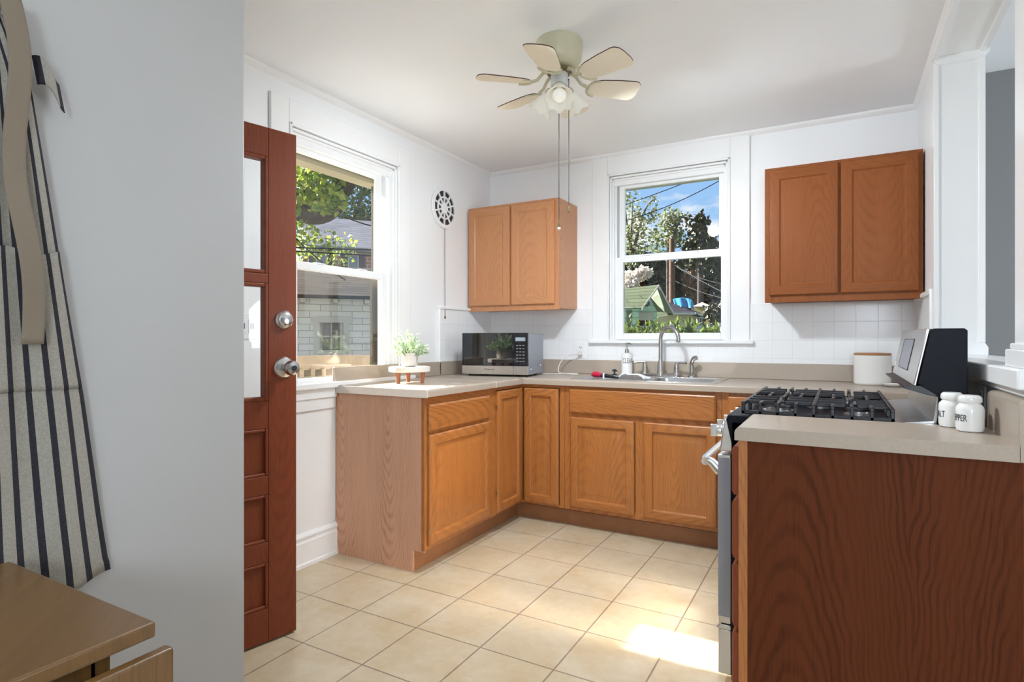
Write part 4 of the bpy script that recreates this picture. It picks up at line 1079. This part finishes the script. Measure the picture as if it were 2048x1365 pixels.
for i in range(10):
    a = 2*PI*(i+.5)/10; d = Vector((0, math.cos(a), math.sin(a))); s = Vector((0, -math.sin(a), math.cos(a)))
    c0 = Vector((0, vy, vz))
    a0, a1 = c0+d*.034, c0+d*.121; hw = .0055
    m_.loops([[tuple(q+Vector((x, 0, 0))) for q in (a0-s*hw, a0+s*hw, a1+s*hw, a1-s*hw)] for x in (.004, .013)])
mesh('grille', m_, 'trim_white', ev)
m_ = MB(); m_.tube([(.012, vy, vz-vr+.004), (.014, vy+.002, 1.335)], .0016, 6)
for i in range(60): m_.ball((.013, vy+.001, vz-vr-i*.0102), .0023, 6, 4)
co = mesh('pull_chain', m_, 'chain', ev)
m_ = MB(); m_.lathe([(.003, 0), (.006, -.004), (.006, -.016), (.0001, -.018)], (.014, vy+.002, 1.336), 12); mesh('pull_knob', m_, 'brass_dark', co)

# ================================================================ APRON AND TABLE AT THE LEFT
AX = .988
ap = thing('apron', 'linen apron with navy stripes hanging from a hook on the grey wall', 'apron', (AX, -3.5, 1.85))
def ap_edges(z):
    # half width of the hanging cloth by height
    pts = [(.645, .255), (.78, .235), (1.044, .200), (1.35, .152), (1.533, .125), (1.70, .10), (1.80, .06), (1.86, .02)]
    for (a, b2), (c_, d_) in zip(pts[:-1], pts[1:]):
        if a <= z <= c_: return b2+(d_-b2)*(z-a)/(c_-a)
    return pts[0][1] if z < pts[0][0] else pts[-1][1]
AC = -3.505
def apf(u, v):
    z = 1.86-(1.86-.645)*v
    hw = ap_edges(z); y = AC+(2*u-1)*hw
    fold = .010*math.sin(u*22+2.0*v)+.006*math.sin(u*9-3*v)
    return (AX+.004+fold*(.35+.5*v), y, z + (.02*(2*u-1)**2*0) + .012*math.sin(u*14)*(v > .98))
def cloth(name, fn, nu, nv, mat, par, uvs, solid=.002, bev=0):
    mb = MB(); mb.grid(fn, nu, nv); o = mesh(name, mb, mat, par, solid=solid)
    uv = o.data.uv_layers.new(name='UVMap')
    for lp in o.data.loops:
        i = lp.vertex_index % (nu+1); j = lp.vertex_index//(nu+1); uv.data[lp.index].uv = (uvs[0]+i/nu*uvs[1], j/nv)
    return o
cloth('cloth', apf, 90, 60, 'striped_linen', ap, (.28, 13.0))
def pkf(u, v):
    z = 1.352-(1.352-1.07)*v
    hw = ap_edges(z)*.985; y = AC+(2*u-1)*hw
    vv = (1.86-z)/(1.86-.645); uu = .5+(u-.5)*.985
    fold = .010*math.sin(uu*22+2.0*vv)+.006*math.sin(uu*9-3*vv)
    return (AX+.0065+fold*(.35+.5*vv)+(.006+.003*math.sin(u*17+1.2))*(1-v), y, z+.006*math.sin(u*20)*(v < .02))
cloth('pocket', pkf, 70, 24, 'striped_linen', ap, (.28+13.0*.0075, 13.0*.985))
def stf(u, v):
    z = 1.84-(1.84-1.165)*v
    y = -3.447+.034*v+.008*math.sin(v*9)+(u-.5)*.036
    return (AX+.031+.008*v+.008*math.sin(v*11)+.004*(u-.5), y, z)
cloth('waist_tie', stf, 6, 50, 'strap_beige', ap, (0, 1))
def stf2(u, v):
    z = 1.84-(1.84-1.25)*v
    y = -3.545-.03*v+.008*math.sin(v*8)+(u-.5)*.036
    return (AX+.027+.008*math.sin(v*10), y, z)
cloth('waist_tie', stf2, 6, 40, 'strap_beige', ap, (0, 1))
def nkf(u, v):
    a = v*PI; return (AX+.014+.012*math.sin(v*PI), AC+.05*math.cos(a)+(u-.5)*.004, 1.80+.12*math.sin(a)+(u-.5)*.03)
cloth('neck_loop', nkf, 4, 24, 'striped_linen', ap, (0, .9))
def foldf(u, v):
    y = -3.405+.05*u+.01*v; z = 1.745-.055*v-.03*u+.01*math.sin(u*5)
    return (AX+.014+.008*math.sin(u*4), y, z)
cloth('folded_corner', foldf, 8, 6, 'striped_linen', ap, (.05, 1.2))
hk = thing('wall_hook', 'brown coat hook holding the striped apron', 'hook', (.97, -3.5, 1.9))
m_ = MB(); m_.lathe([(.0001, 0), (.016, 0), (.016, .006), (.008, .01), (.007, .04), (.013, .048), (.012, .06), (.0001, .063)], (.97, AC, 1.90), 20, M=MX); mesh('peg', m_, 'hook_brown', hk)
tb_ = thing('drop_leaf_table', 'wooden drop-leaf table corner with its side leaf folded down in the lower left', 'table', (1.26, -3.8, 0))
TX0, TX1, TY0, TY1, TZ = 1.028, 1.517, -4.25, -3.449, .75
m_ = MB(); m_.box(TX0, TX1, TY0, TY1, TZ-.024, TZ); mesh('tabletop', m_, 'table_wood', tb_, bevel=.004)
m_ = MB(); m_.box(1.522, 1.544, TY0, TY1+.012, .30, .713); mesh('side_leaf', m_, 'table_wood', tb_, bevel=.005)
m_ = MB(); m_.box(1.07, 1.47, -3.515, -3.49, .64, TZ-.024); m_.box(1.07, 1.47, -4.21, -4.185, .64, TZ-.024); m_.box(1.07, 1.095, -4.19, -3.51, .64, TZ-.024); m_.box(1.445, 1.47, -4.19, -3.51, .64, TZ-.024); mesh('under_frame', m_, 'table_wood', tb_)
for x in (1.09, 1.45):
    for y in (-4.18, -3.52):
        m_ = MB(); m_.box(x-.022, x+.022, y-.022, y+.022, 0, .64); mesh('leg', m_, 'table_wood', tb_, bevel=.003)

# ================================================================ OUTSIDE
GZ = -.95
gd = MB(); gd.box(-80, 80, .16, 140, GZ-.2, GZ); gd.box(-80, -WT, -60, .16, GZ-.2, GZ)
tag(mesh('ground', gd, 'lawn'), 'grass ground around the houses', 'ground', kind='structure')
dv = MB(); dv.box(-7, -.5, -6, 1.0, GZ, GZ+.02)
tag(mesh('driveway', dv, 'concrete'), 'pale concrete driveway below the side window', 'driveway', kind='structure')

def frame_of(px, py, d, turn=0):
    """a local frame standing on the ground d metres out: x to the right of view (turned), y away"""
    p = at(px, py, d); a = YAW+turn
    return Vector((p.x, p.y, GZ)), a
def house(name, label, cat, px, d, turn):
    p, a = frame_of(px, HZ, d, turn); return thing(name, label, cat, tuple(p), a, local=True)
# --- shingled garage next door (left window)
ga = house('garage', 'white shingled garage with a small four-pane window next door', 'garage', 662, 12.0, .36)
zE = 3.02
m_ = MB(); m_.box(-4.0, -.22, 0, 4, 0, zE); m_.box(.24, 2.6, 0, 4, 0, zE); m_.box(-.22, .24, 0, 4, 0, 1.9); m_.box(-.22, .24, 0, 4, 2.46, zE); m_.box(-.22, .24, .3, 4, 1.9, 2.46)
mesh('wall', m_, 'white_shingle', ga)
m_ = MB(); m_.prism([(-.42, zE-.09), (-.42, zE-.02), (2.2, zE+.86), (4.4, zE-.02), (4.4, zE-.09), (2.2, zE+.78)], 'x', -4.3, 2.9); mesh('roof', m_, 'garage_roof', ga)
for x in [-3.7+i*.62 for i in range(11)]:
    m_ = MB(); m_.box(x, x+.09, -.38, 0, zE-.17, zE-.03); mesh('rafter_tail', m_, 'fascia_white', ga)
m_ = MB(); m_.box(-.34, -.22, -.04, .02, 1.82, 2.58); m_.box(.24, .36, -.04, .02, 1.82, 2.58); m_.box(-.40, .42, -.05, .02, 2.46, 2.58); m_.box(-.22, .24, -.04, .06, 1.80, 1.9)
wf = mesh('window_frame', m_, 'fascia_white', ga)
m_ = MB(); m_.box(-.22, .24, .14, .16, 1.9, 2.46); mesh('pane', m_, 'window_dark', wf)
m_ = MB(); m_.box(-.005, .025, .11, .14, 1.9, 2.46); m_.box(-.22, .24, .11, .14, 2.165, 2.195); m_.box(-.22, -.17, .10, .14, 1.9, 2.46); m_.box(.19, .24, .10, .14, 1.9, 2.46); mesh('muntin', m_, 'fascia_white', wf)
# --- deck railing outside the side window
dk = thing('deck_railing', 'weathered wooden stoop railing just outside the side window', 'railing', (-1.0, -.7, GZ))
pa, pb, pcn = at(672, 711, 4.6), at(540, 714, 4.1), at(800, 711, 4.9)
def beam(mb, a, b2, h, t):
    d = (b2-a); d.z = 0; n = Vector((-d.y, d.x, 0)).normalized()*t/2
    mb.loops([[tuple(a-n), tuple(a+n), tuple(a+n-Vector((0, 0, h))), tuple(a-n-Vector((0, 0, h)))], [tuple(b2-n), tuple(b2+n), tuple(b2+n-Vector((0, 0, h))), tuple(b2-n-Vector((0, 0, h)))]])
for a, b2 in ((pb, pa), (pa, pcn)):
    m_ = MB(); beam(m_, a, b2, .105, .045); mesh('top_rail', m_, 'deck_wood', dk)
for i in range(6):
    q = pb.lerp(pa, .05+i*.17); m_ = MB(); m_.box(q.x-.045, q.x+.045, q.y-.02, q.y+.02, GZ, q.z-.1); mesh('baluster', m_, 'deck_wood', dk)
for i in range(5):
    q = pa.lerp(pcn, .02+i*.22); m_ = MB(); m_.box(q.x-.06, q.x+.06, q.y-.02, q.y+.02, GZ, q.z-.1); mesh('baluster', m_, 'deck_wood_lit', dk)
# --- brick house and white house further back
bh = house('brick_house', 'red brick house with a grey roof beyond the garage', 'house', 735, 26, .42)
m_ = MB(); m_.box(-2.3, 7, 0, 7, 0, 6.1); mesh('wall', m_, 'brick', bh)
m_ = MB(); m_.prism([(-.5, 5.95), (-.5, 6.1), (3.5, 8.1), (7.5, 6.1), (7.5, 5.95)], 'x', -2.6, 7.5); mesh('roof', m_, 'slate_roof', bh)
for x in (-.85, -2.2, 1.2):
    m_ = MB(); m_.box(x, x+.46, -.05, .1, 5.15, 5.85); wf = mesh('window_frame', m_, 'fascia_white', bh)
    m_ = MB(); m_.box(x+.05, x+.41, -.07, .0, 5.2, 5.8); mesh('pane', m_, 'display_grey', wf)
    for a in (x-.3, x+.48):
        m_ = MB(); m_.box(a, a+.26, -.06, .05, 5.15, 5.85); mesh('shutter', m_, 'shutter', bh)
wh = house('white_house', 'white house with dark-framed windows behind the maple leaves', 'house', 586, 38, .2)
m_ = MB(); m_.box(-5, 1.7, 0, 5, 0, 7.4); m_.prism([(-5, 7.4), (1.7, 7.4), (-1.6, 9.4)], 'y', 0, 5); mesh('wall', m_, 'house_white', wh)
m_ = MB(); m_.box(-1.1, 1.3, -.04, .02, 6.1, 7.0); wf = mesh('window_frame', m_, 'wire_black', wh)
for i in range(4):
    m_ = MB(); m_.box(-1.03+i*.58, -.55+i*.58, -.06, .0, 6.18, 6.86); mesh('pane', m_, 'display_grey', wf)

# --- trees
def foliage(mb, blobs, rnd):
    for (c_, rx, ry, rz, n, size) in blobs:
        for i in range(n):
            while True:
                q = Vector((rnd.uniform(-1, 1), rnd.uniform(-1, 1), rnd.uniform(-1, 1)))
                if .12 < q.length <= 1: break
            p = Vector((c_[0]+q.x*rx, c_[1]+q.y*ry, c_[2]+q.z*rz))
            d = Vector((rnd.uniform(-1, 1), rnd.uniform(-1, 1), rnd.uniform(-1, 1))).normalized()
            s = size*rnd.uniform(.6, 1.3)
            leaf(mb, p, d, s, s*.75, Vector((rnd.uniform(-1, 1), rnd.uniform(-1, 1), rnd.uniform(-1, 1))), .12)
def tree(name, label, base, blobs, leafmat, seed, limbs=(), bark='bark_grey', cat='tree'):
    t = thing(name, label, cat, tuple(base)); rnd = random.Random(seed)
    if limbs:
        m_ = MB()
        for pts, rs in limbs: m_.tube(smooth_path(pts, 4), [rs[0]+(rs[1]-rs[0])*i/(4*(len(pts)-1)) for i in range(4*(len(pts)-1)+1)], 9)
        mesh('trunk', m_, bark, t)
    m_ = MB(); foliage(m_, blobs, rnd); fo = mesh('foliage', m_, leafmat, t, smooth=False); fo['kind'] = 'stuff'
    return t
A = lambda px, py, d: tuple(at(px, py, d))
G = lambda px, d: (at(px, HZ, d).x, at(px, HZ, d).y, GZ)
def blob(px, py, d, rx_px, ry_px, n, size, ry=None):
    s = d/FPX; return (A(px, py, d), rx_px*s, (ry if ry else max(rx_px, ry_px)*s*.8), ry_px*s, n, size)
d_ = 9.5
tree('maple_tree', 'large maple with a dark curving limb and bright new leaves outside the side window', G(500, d_),
     [blob(630, 345, 9.2, 70, 42, 420, .11), blob(600, 385, 9.2, 45, 45, 260, .11), blob(655, 400, 9.0, 45, 28, 200, .12), blob(600, 470, 9.6, 45, 50, 330, .09), blob(665, 500, 9.6, 55, 38, 240, .075), blob(610, 330, 9.6, 40, 30, 250, .11), blob(700, 330, 9.6, 50, 20, 160, .09)],
     'maple_leaf', 3,
     [([G(480, d_), A(490, 560, d_), A(530, 420, d_), A(575, 395, d_), A(600, 414, d_), A(632, 424, d_), A(662, 412, d_), A(684, 375, d_), A(712, 330, d_), A(730, 260, d_)], (.34, .12)),
      ([A(560, 392, d_), A(585, 340, d_), A(600, 280, d_)], (.12, .05))], 'bark_dark')
d_ = 38
tree('oak_tree', 'spreading tree with grey branches rising behind the brick house', G(706, d_),
     [blob(720, 400, 38, 55, 55, 900, .28), blob(660, 440, 38, 60, 32, 500, .28), blob(735, 450, 38, 40, 38, 350, .28), blob(640, 380, 39, 60, 60, 600, .32), blob(690, 350, 39, 60, 40, 500, .32)], 'far_leaf', 5,
     [([G(706, d_), A(704, 490, d_), A(706, 462, d_), A(712, 425, d_), A(728, 380, d_)], (.34, .08)), ([A(705, 466, d_), A(688, 440, d_), A(668, 428, d_)], (.14, .05)), ([A(707, 462, d_), A(728, 446, d_), A(744, 425, d_)], (.16, .05))])
# back yard trees through the sink window
d_ = 34
tree('spring_tree', 'thin spring tree with sparse leaves at the left edge of the sink window', G(1262, d_),
     [blob(1262, 430, 34, 28, 55, 230, .24), blob(1285, 470, 34, 32, 50, 260, .24), blob(1258, 500, 34, 25, 40, 220, .24), blob(1305, 420, 34, 16, 30, 80, .24)], 'spring_leaf', 7,
     [([G(1262, d_), A(1262, 520, d_), A(1264, 440, d_), A(1266, 395, d_)], (.08, .02)), ([A(1262, 520, d_), A(1275, 470, d_), A(1290, 420, d_), A(1310, 395, d_)], (.1, .03)), ([A(1262, 500, d_), A(1254, 450, d_), A(1250, 410, d_)], (.09, .03))])
tree('spring_tree', 'round-topped leafy tree left of centre behind the utility pole', G(1335, 36),
     [blob(1342, 440, 36, 26, 22, 300, .24), blob(1352, 470, 36, 22, 24, 200, .24), blob(1325, 480, 36, 26, 34, 260, .24)], 'spring_leaf', 9,
     [([G(1335, 36), A(1335, 520, 36), A(1338, 460, 36), A(1345, 425, 36)], (.09, .02)), ([A(1336, 500, 36), A(1352, 460, 36), A(1360, 440, 36)], (.08, .03))])
d_ = 38
cone = []
for i in range(9):
    t = i/8; y = 436+t*86; rx = 7+t*40; cone.append(blob(1400+6*math.sin(i*2.1), y, d_, rx, 9, int(70+t*230), .36))
cone.append(blob(1375, 440, d_, 6, 12, 50, .3))
tree('conifer_tree', 'tall brownish conifer against the cloud at the right of the sink window', G(1400, d_), cone, 'conifer_leaf', 11, [([G(1400, d_), A(1401, 520, d_), A(1402, 428, d_)], (.3, .04))], 'bark_dark')
tree('evergreen_tree', 'dark evergreen mass behind the green garage', G(1300, 42),
     [blob(1270, 545, 42, 45, 40, 900, .42), blob(1315, 560, 42, 40, 48, 1000, .42), blob(1290, 600, 42, 55, 30, 500, .42), blob(1350, 590, 42, 30, 45, 600, .42), blob(1340, 545, 42, 25, 30, 300, .36)], 'dark_leaf', 13, [([G(1300, 42), A(1300, 640, 42), A(1300, 520, 42)], (.3, .08))], 'bark_dark')
tree('evergreen_tree', 'dark evergreen behind the second pole at the right edge of the sink window', G(1410, 44),
     [blob(1405, 550, 44, 45, 40, 900, .42), blob(1380, 600, 44, 40, 30, 600, .42), blob(1425, 600, 44, 35, 32, 500, .42), blob(1440, 520, 44, 15, 50, 300, .36)], 'conifer_leaf', 17, [([G(1410, 44), A(1410, 640, 44), A(1410, 520, 44)], (.3, .08))], 'bark_dark')
tree('evergreen_tree', 'dark evergreen further left beyond the back yard', G(1150, 44), [blob(1150, 540, 44, 55, 60, 900, .45), blob(1150, 610, 44, 60, 35, 500, .45)], 'dark_leaf', 31, [([G(1150, 44), A(1150, 640, 44), A(1150, 520, 44)], (.3, .08))], 'bark_dark')
tree('evergreen_tree', 'dark evergreen further right beyond the back yard', G(1530, 46), [blob(1520, 550, 46, 60, 60, 900, .45), blob(1520, 610, 46, 70, 35, 500, .45)], 'conifer_leaf', 33, [([G(1530, 46), A(1526, 640, 46), A(1522, 520, 46)], (.3, .08))], 'bark_dark')
tree('rust_tree', 'small rust-coloured tree between the two utility poles', G(1385, 40), [blob(1382, 565, 40, 15, 24, 260, .28), blob(1400, 595, 40, 30, 18, 160, .24)], 'rust_leaf', 19, [([G(1385, 40), A(1385, 640, 40), A(1384, 560, 40)], (.12, .04))])
tree('blossom_tree', 'white blossoming tree above the green garage roof', G(1268, 30), [blob(1262, 562, 30, 20, 20, 420, .2), blob(1286, 548, 30, 18, 13, 300, .2), blob(1255, 575, 30, 14, 12, 200, .2)], 'blossom', 21, [([G(1268, 30), A(1268, 640, 30), A(1266, 560, 30)], (.12, .04))])
tree('shrub', 'rounded dark shrub at the right edge of the sink window', G(1432, 17), [blob(1430, 625, 17, 22, 20, 500, .13), blob(1442, 640, 17, 18, 24, 300, .13)], 'shrub_leaf', 23, [([G(1432, 17), A(1433, 680, 17), A(1434, 630, 17)], (.06, .03))], cat='shrub')
# hedge right below the sink window
rnd = random.Random(8)
hg = thing('hedge', 'leafy green hedge tops just outside the sink window', 'hedge', G(1345, 6.5)); m_ = MB(); s2 = MB()
for i in range(52):
    px = 1240+i*4.1; top = 657+8*math.sin(i*1.3)+rnd.uniform(-6, 6)
    if i in (4, 17, 26, 34): top -= 12
    d_ = 6.5+rnd.uniform(-.3, .3); a = at(px, 720, d_); s2.tube([(a.x, a.y, GZ), a], .008, 5); b2 = at(px+rnd.uniform(-5, 5), top, d_); s2.tube([a, a.lerp(b2, .5), b2], .006, 5)
    for j in range(16):
        q = a.lerp(b2, rnd.uniform(.3, 1)); dd = Vector((rnd.uniform(-1, 1), rnd.uniform(-1, 1), rnd.uniform(0, 1.4)))
        leaf(m_, q, dd, rnd.uniform(.06, .13), rnd.uniform(.03, .055))
mesh('stems', s2, 'bark_grey', hg); fo = mesh('foliage', m_, 'hedge_leaf', hg); fo['kind'] = 'stuff'

# --- green garage with its gable towards us
gg = house('green_garage', 'pale green gabled garage behind the hedge', 'garage', 1309, 20, 0)
px2 = lambda px: (px-1309)*20/FPX
zz = lambda py: CAM.z-(py-HZ)*20/FPX-GZ
m_ = MB(); zl = zz(618); zp = zz(578)
# gable wall set back under a deep overhang; left side wall runs away to the left
m_.prism([(px2(1277), 0), (px2(1318), 0), (px2(1318), zz(619)), (px2(1298), zz(588)), (px2(1277), zz(613))], 'y', .25, .35); m_.box(px2(1215), px2(1277), .0, .3, 0, zz(617))
mesh('wall', m_, 'green_lap', gg)
m_ = MB()
m_.loops([[(px2(1309), -.6, zz(573)), (px2(1276), -.6, zz(618)), (px2(1200), .1, zz(618)), (px2(1200), 1.5, zz(577))], [(px2(1309), -.6, zz(574.5)), (px2(1276), -.6, zz(619.5)), (px2(1200), .1, zz(619.5)), (px2(1200), 1.5, zz(578.5))]])
m_.loops([[(px2(1309), -.6, zz(573)), (px2(1339), -.6, zz(629)), (px2(1339), 2.6, zz(629)), (px2(1309), 2.6, zz(573))], [(px2(1309), -.6, zz(575)), (px2(1339), -.6, zz(631)), (px2(1339), 2.6, zz(631)), (px2(1309), 2.6, zz(575))]])
mesh('roof', m_, 'green_roof', gg)
m_ = MB()
for a, b2 in (((1309, 573), (1276, 618)), ((1309, 573), (1339, 630))):
    p0, p1 = Vector((px2(a[0]), -.62, zz(a[1]))), Vector((px2(b2[0]), -.62, zz(b2[1])))
    m_.loops([[tuple(p0), tuple(p0-Vector((0, 0, .07))), tuple(p0-Vector((0, -.06, .07))), tuple(p0+Vector((0, .06, 0)))], [tuple(p1), tuple(p1-Vector((0, 0, .07))), tuple(p1-Vector((0, -.06, .07))), tuple(p1+Vector((0, .06, 0)))]])
mesh('barge_board', m_, 'fascia_white', gg)
m_ = MB(); m_.loops([[(px2(1308), -.55, zz(578)), (px2(1338), -.55, zz(629)), (px2(1318), .24, zz(623)), (px2(1300), .24, zz(589))], [(px2(1308), -.55, zz(577)), (px2(1338), -.55, zz(628)), (px2(1318), .24, zz(622)), (px2(1300), .24, zz(588))]])
mesh('soffit', m_, 'green_soffit', gg)
m_ = MB(); m_.box(px2(1273), px2(1310), .18, .25, 0, zz(623)); df = mesh('door_opening', m_, 'fascia_white', gg)
m_ = MB(); m_.box(px2(1275), px2(1308), .16, .19, 0, zz(640)); mesh('dark_doorway', m_, 'dark_inside', df)
m_ = MB(); m_.box(px2(1275), px2(1308), .10, .17, zz(641), zz(626)); mesh('raised_door', m_, 'garage_door_white', df)
m_ = MB(); m_.box(px2(1253), px2(1264), -.03, .02, 0.3, zz(621)); mesh('side_door', m_, 'green_soffit', gg)
m_ = MB(); m_.torus((px2(1297), .2, zz(607)), .07, .03, 16, 8, M=Matrix.Rotation(PI/2, 3, 'X')); tag(mesh('wreath', m_, 'rust_leaf', gg), None)
# --- yellow garage beyond it, with the grey roof
yg = house('yellow_garage', 'yellow stucco garage with a grey shingle roof right of the green one', 'garage', 1370, 25, 0)
q2 = lambda px: (px-1370)*25/FPX
z2 = lambda py: CAM.z-(py-HZ)*25/FPX-GZ
m_ = MB(); m_.box(q2(1315), q2(1385), 0, .2, 0, z2(630)); m_.prism([(q2(1385), 0), (q2(1425), 1.2), (q2(1425), 1.4), (q2(1385), .2)], 'z', 0, z2(632)); mesh('wall', m_, 'yellow_siding', yg)
m_ = MB(); m_.loops([[(q2(1325), .9, z2(600)), (q2(1336), -.35, z2(628)), (q2(1388), -.35, z2(628)), (q2(1432), 1.2, z2(632)), (q2(1428), 1.6, z2(624)), (q2(1350), 1.2, z2(600))], [(q2(1325), .9, z2(602)), (q2(1336), -.35, z2(630)), (q2(1388), -.35, z2(630)), (q2(1432), 1.2, z2(634)), (q2(1428), 1.6, z2(626)), (q2(1350), 1.2, z2(602))]]); mesh('roof', m_, 'grey_roof', yg)
m_ = MB(); m_.box(q2(1336), q2(1386), -.38, -.33, z2(630.5), z2(626.5)); m_.loops([[(q2(1386), -.38, z2(630)), (q2(1386), -.38, z2(626)), (q2(1386), -.3, z2(626)), (q2(1386), -.3, z2(630))], [(q2(1436), 1.15, z2(634)), (q2(1436), 1.15, z2(631)), (q2(1436), 1.23, z2(631)), (q2(1436), 1.23, z2(634))]]); mesh('gutter', m_, 'fascia_white', yg)
m_ = MB(); m_.box(q2(1342), q2(1364), -.04, .02, .2, z2(639)); df = mesh('side_door', m_, 'fascia_white', yg)
m_ = MB(); m_.box(q2(1345), q2(1361), -.06, .0, .2, z2(642)); mesh('door_panel', m_, 'house_white', df)
for a, b2 in ((1391, 1399), (1405, 1412)):
    m_ = MB(); m_.box(q2(a)-.05, q2(b2)+.05, .0+.35, .5+.1, z2(651), z2(634)); wf = mesh('window_frame', m_, 'fascia_white', yg)
    m_ = MB(); m_.box(q2(a), q2((a+b2)/2)-.03, .3, .36, z2(650), z2(636)); m_.box(q2((a+b2)/2)+.03, q2(b2), .3, .36, z2(650), z2(636)); mesh('pane', m_, 'window_dark', wf)
tp = thing('blue_tarp', 'bright blue tarpaulin over the ridge of the grey roof', 'tarp', tuple(at(1368, 600, 26.5)))
def tarpf(u, v):
    px = 1346+u*36; top = 599-3*math.sin(PI*u)-1*v
    return A(px+v*4, top+ (613+u*4-top)*v, 27.2-.9*v+.12*math.sin(u*12))
m_ = MB(); m_.grid(tarpf, 16, 8); m_.grid(lambda u, v: A(1382+5*u, 600+u*u*6+(618-600)*v*.9, 26.6+.2*u), 4, 6); mesh('sheet', m_, 'tarp_blue', tp, solid=.02)
hp = thing('pale_roof_house', 'small hipped pale roof beyond the blue tarp', 'house', G(1405, 34))
m_ = MB(); m_.loops([[A(1386, 613, 33), A(1424, 613, 33), A(1424, 613, 36), A(1386, 613, 36)], [A(1403.5, 605, 34.4), A(1404.5, 605, 34.4), A(1404.5, 605, 34.6), A(1403.5, 605, 34.6)]]); mesh('roof', m_, 'concrete', hp)
m_ = MB(); b0 = at(1405, 613, 34.5); m_.box(b0.x-.55, b0.x+.55, b0.y-.5, b0.y+.5, GZ, b0.z+.03); mesh('wall', m_, 'yellow_siding', hp)
fw_ = thing('wooden_fence', 'brown upright-board fence at the right of the yellow garage', 'fence', G(1440, 22))
for i in range(11):
    a = at(1421+i*2.6, 632+i*.3, 22); m_ = MB(); m_.box(a.x-.02, a.x+.02, a.y-.012, a.y+.012, GZ, a.z); mesh('board', m_, 'fence_wood', fw_)
wf_ = thing('white_fence', 'low white board fence behind the hedge', 'fence', G(1350, 12))
m_ = MB(); a, b2 = at(1200, 652, 12.5), at(1500, 652, 12.5)
d = (b2-a).normalized()
for z0, z1 in ((GZ, a.z-.16), (a.z-.13, a.z)):
    n = Vector((-d.y, d.x, 0))*.02
    m_.loops([[tuple(Vector((p.x, p.y, z))+n*s for z, s in ((z0, -1), (z0, 1), (z1, 1), (z1, -1)))][0:1][0] if False else [tuple(Vector((p.x, p.y, z))+n*s) for z, s in ((z0, -1), (z0, 1), (z1, 1), (z1, -1))] for p in (a, b2)])
mesh('boards', m_, 'fence_white', wf_)
for i in range(6):
    p = a.lerp(b2, i/5); m_ = MB(); m_.box(p.x-.06, p.x+.06, p.y-.06, p.y+.06, GZ, p.z+.06); mesh('post', m_, 'fence_white', wf_)
# --- poles and wires
def pole(label, px, top, d, r):
    g0 = Vector(G(px, d)); t = thing('utility_pole', label, 'utility pole', tuple(g0)); b2 = at(px, top, d)
    m_ = MB(); m_.tube([g0, Vector((g0.x, g0.y, b2.z))], [r*1.15, r*.85], 14); mesh('shaft', m_, 'pole_wood', t)
    m_ = MB(); m_.cyl((g0.x+.1, g0.y-.1, b2.z-1.2), (g0.x+.1, g0.y-.1, b2.z-.9), .09, 10); mesh('insulator', m_, 'wire_pale', t)
    return b2
pole('weathered utility pole in the middle of the sink window', 1344, 478, 30, .155)
pole('slimmer utility pole near the right edge of the sink window', 1421, 510, 46, .15)
def wire(label, pts, r, mat, sag=0):
    P_ = [at(*p) for p in pts]; m_ = MB(); Q = []
    n = 14
    for i in range(n+1):
        t = i/n; p = P_[0].lerp(P_[-1], t); p.z -= sag*4*t*(1-t); Q.append(p)
    m_.tube(Q, r, 6); tag(mesh('overhead_wire', m_, mat, org=Q[0]), label, 'wire')
wire('upper of the two thick wires crossing the top of the sink window', [(1180, 434, 14), (1520, 305, 14)], .010, 'wire_black', .05)
wire('lower of the two thick wires crossing the top of the sink window', [(1180, 458, 13), (1520, 310, 13)], .010, 'wire_black', .25)
wire('dark wire sloping down left of the utility pole just above the meeting rail', [(1200, 485, 24), (1344, 510, 30)], .018, 'wire_black', .1)
wire('upper pale wire from the pole to the right', [(1346, 530, 30), (1500, 572, 26)], .012, 'wire_pale', .3)
wire('steep pale wire from the pole down to the right', [(1346, 528, 30), (1500, 610, 24)], .012, 'wire_pale', .1)
wire('lowest pale wire from the pole to the right', [(1346, 560, 30), (1500, 605, 25)], .011, 'wire_pale', .2)
wire('upper pale wire from the pole to the left', [(1344, 550, 30), (1200, 576, 26)], .011, 'wire_pale', .3)
wire('lower pale wire from the pole to the left', [(1344, 563, 30), (1200, 592, 26)], .011, 'wire_pale', .2)
wire('upper thick cable crossing the upper pane of the side window', [(500, 491, 8), (900, 502, 9)], .012, 'wire_black', .02)
wire('lower thick cable crossing the upper pane of the side window', [(500, 496, 8), (900, 517, 9)], .011, 'wire_black', .02)
wire('thin cable sagging diagonally across the side window', [(560, 442, 8), (690, 560, 7)], .008, 'wire_black', .05)
wire('short dark cable at the right edge of the side window', [(690, 434, 12), (800, 462, 12)], .014, 'wire_black', .05)

# things of one kind that repeat carry a common group
GROUPS = {'overhead_wire': 'wires outside the windows', 'utility_pole': 'utility poles behind the yards', 'evergreen_tree': 'evergreens beyond the back yard',
          'spring_tree': 'light spring trees beyond the back yard', 'wall_cabinet': 'oak wall cabinets', 'base_cabinet': 'oak base cabinets', 'countertop': 'beige countertops',
          'salt_shaker': 'white jars beside the range', 'pepper_shaker': 'white jars beside the range', 'wall_outlet': 'white outlet plates'}
for o in list(COL.objects):
    if o.parent is None and o.name.split('.')[0] in GROUPS: o['group'] = GROUPS[o.name.split('.')[0]]
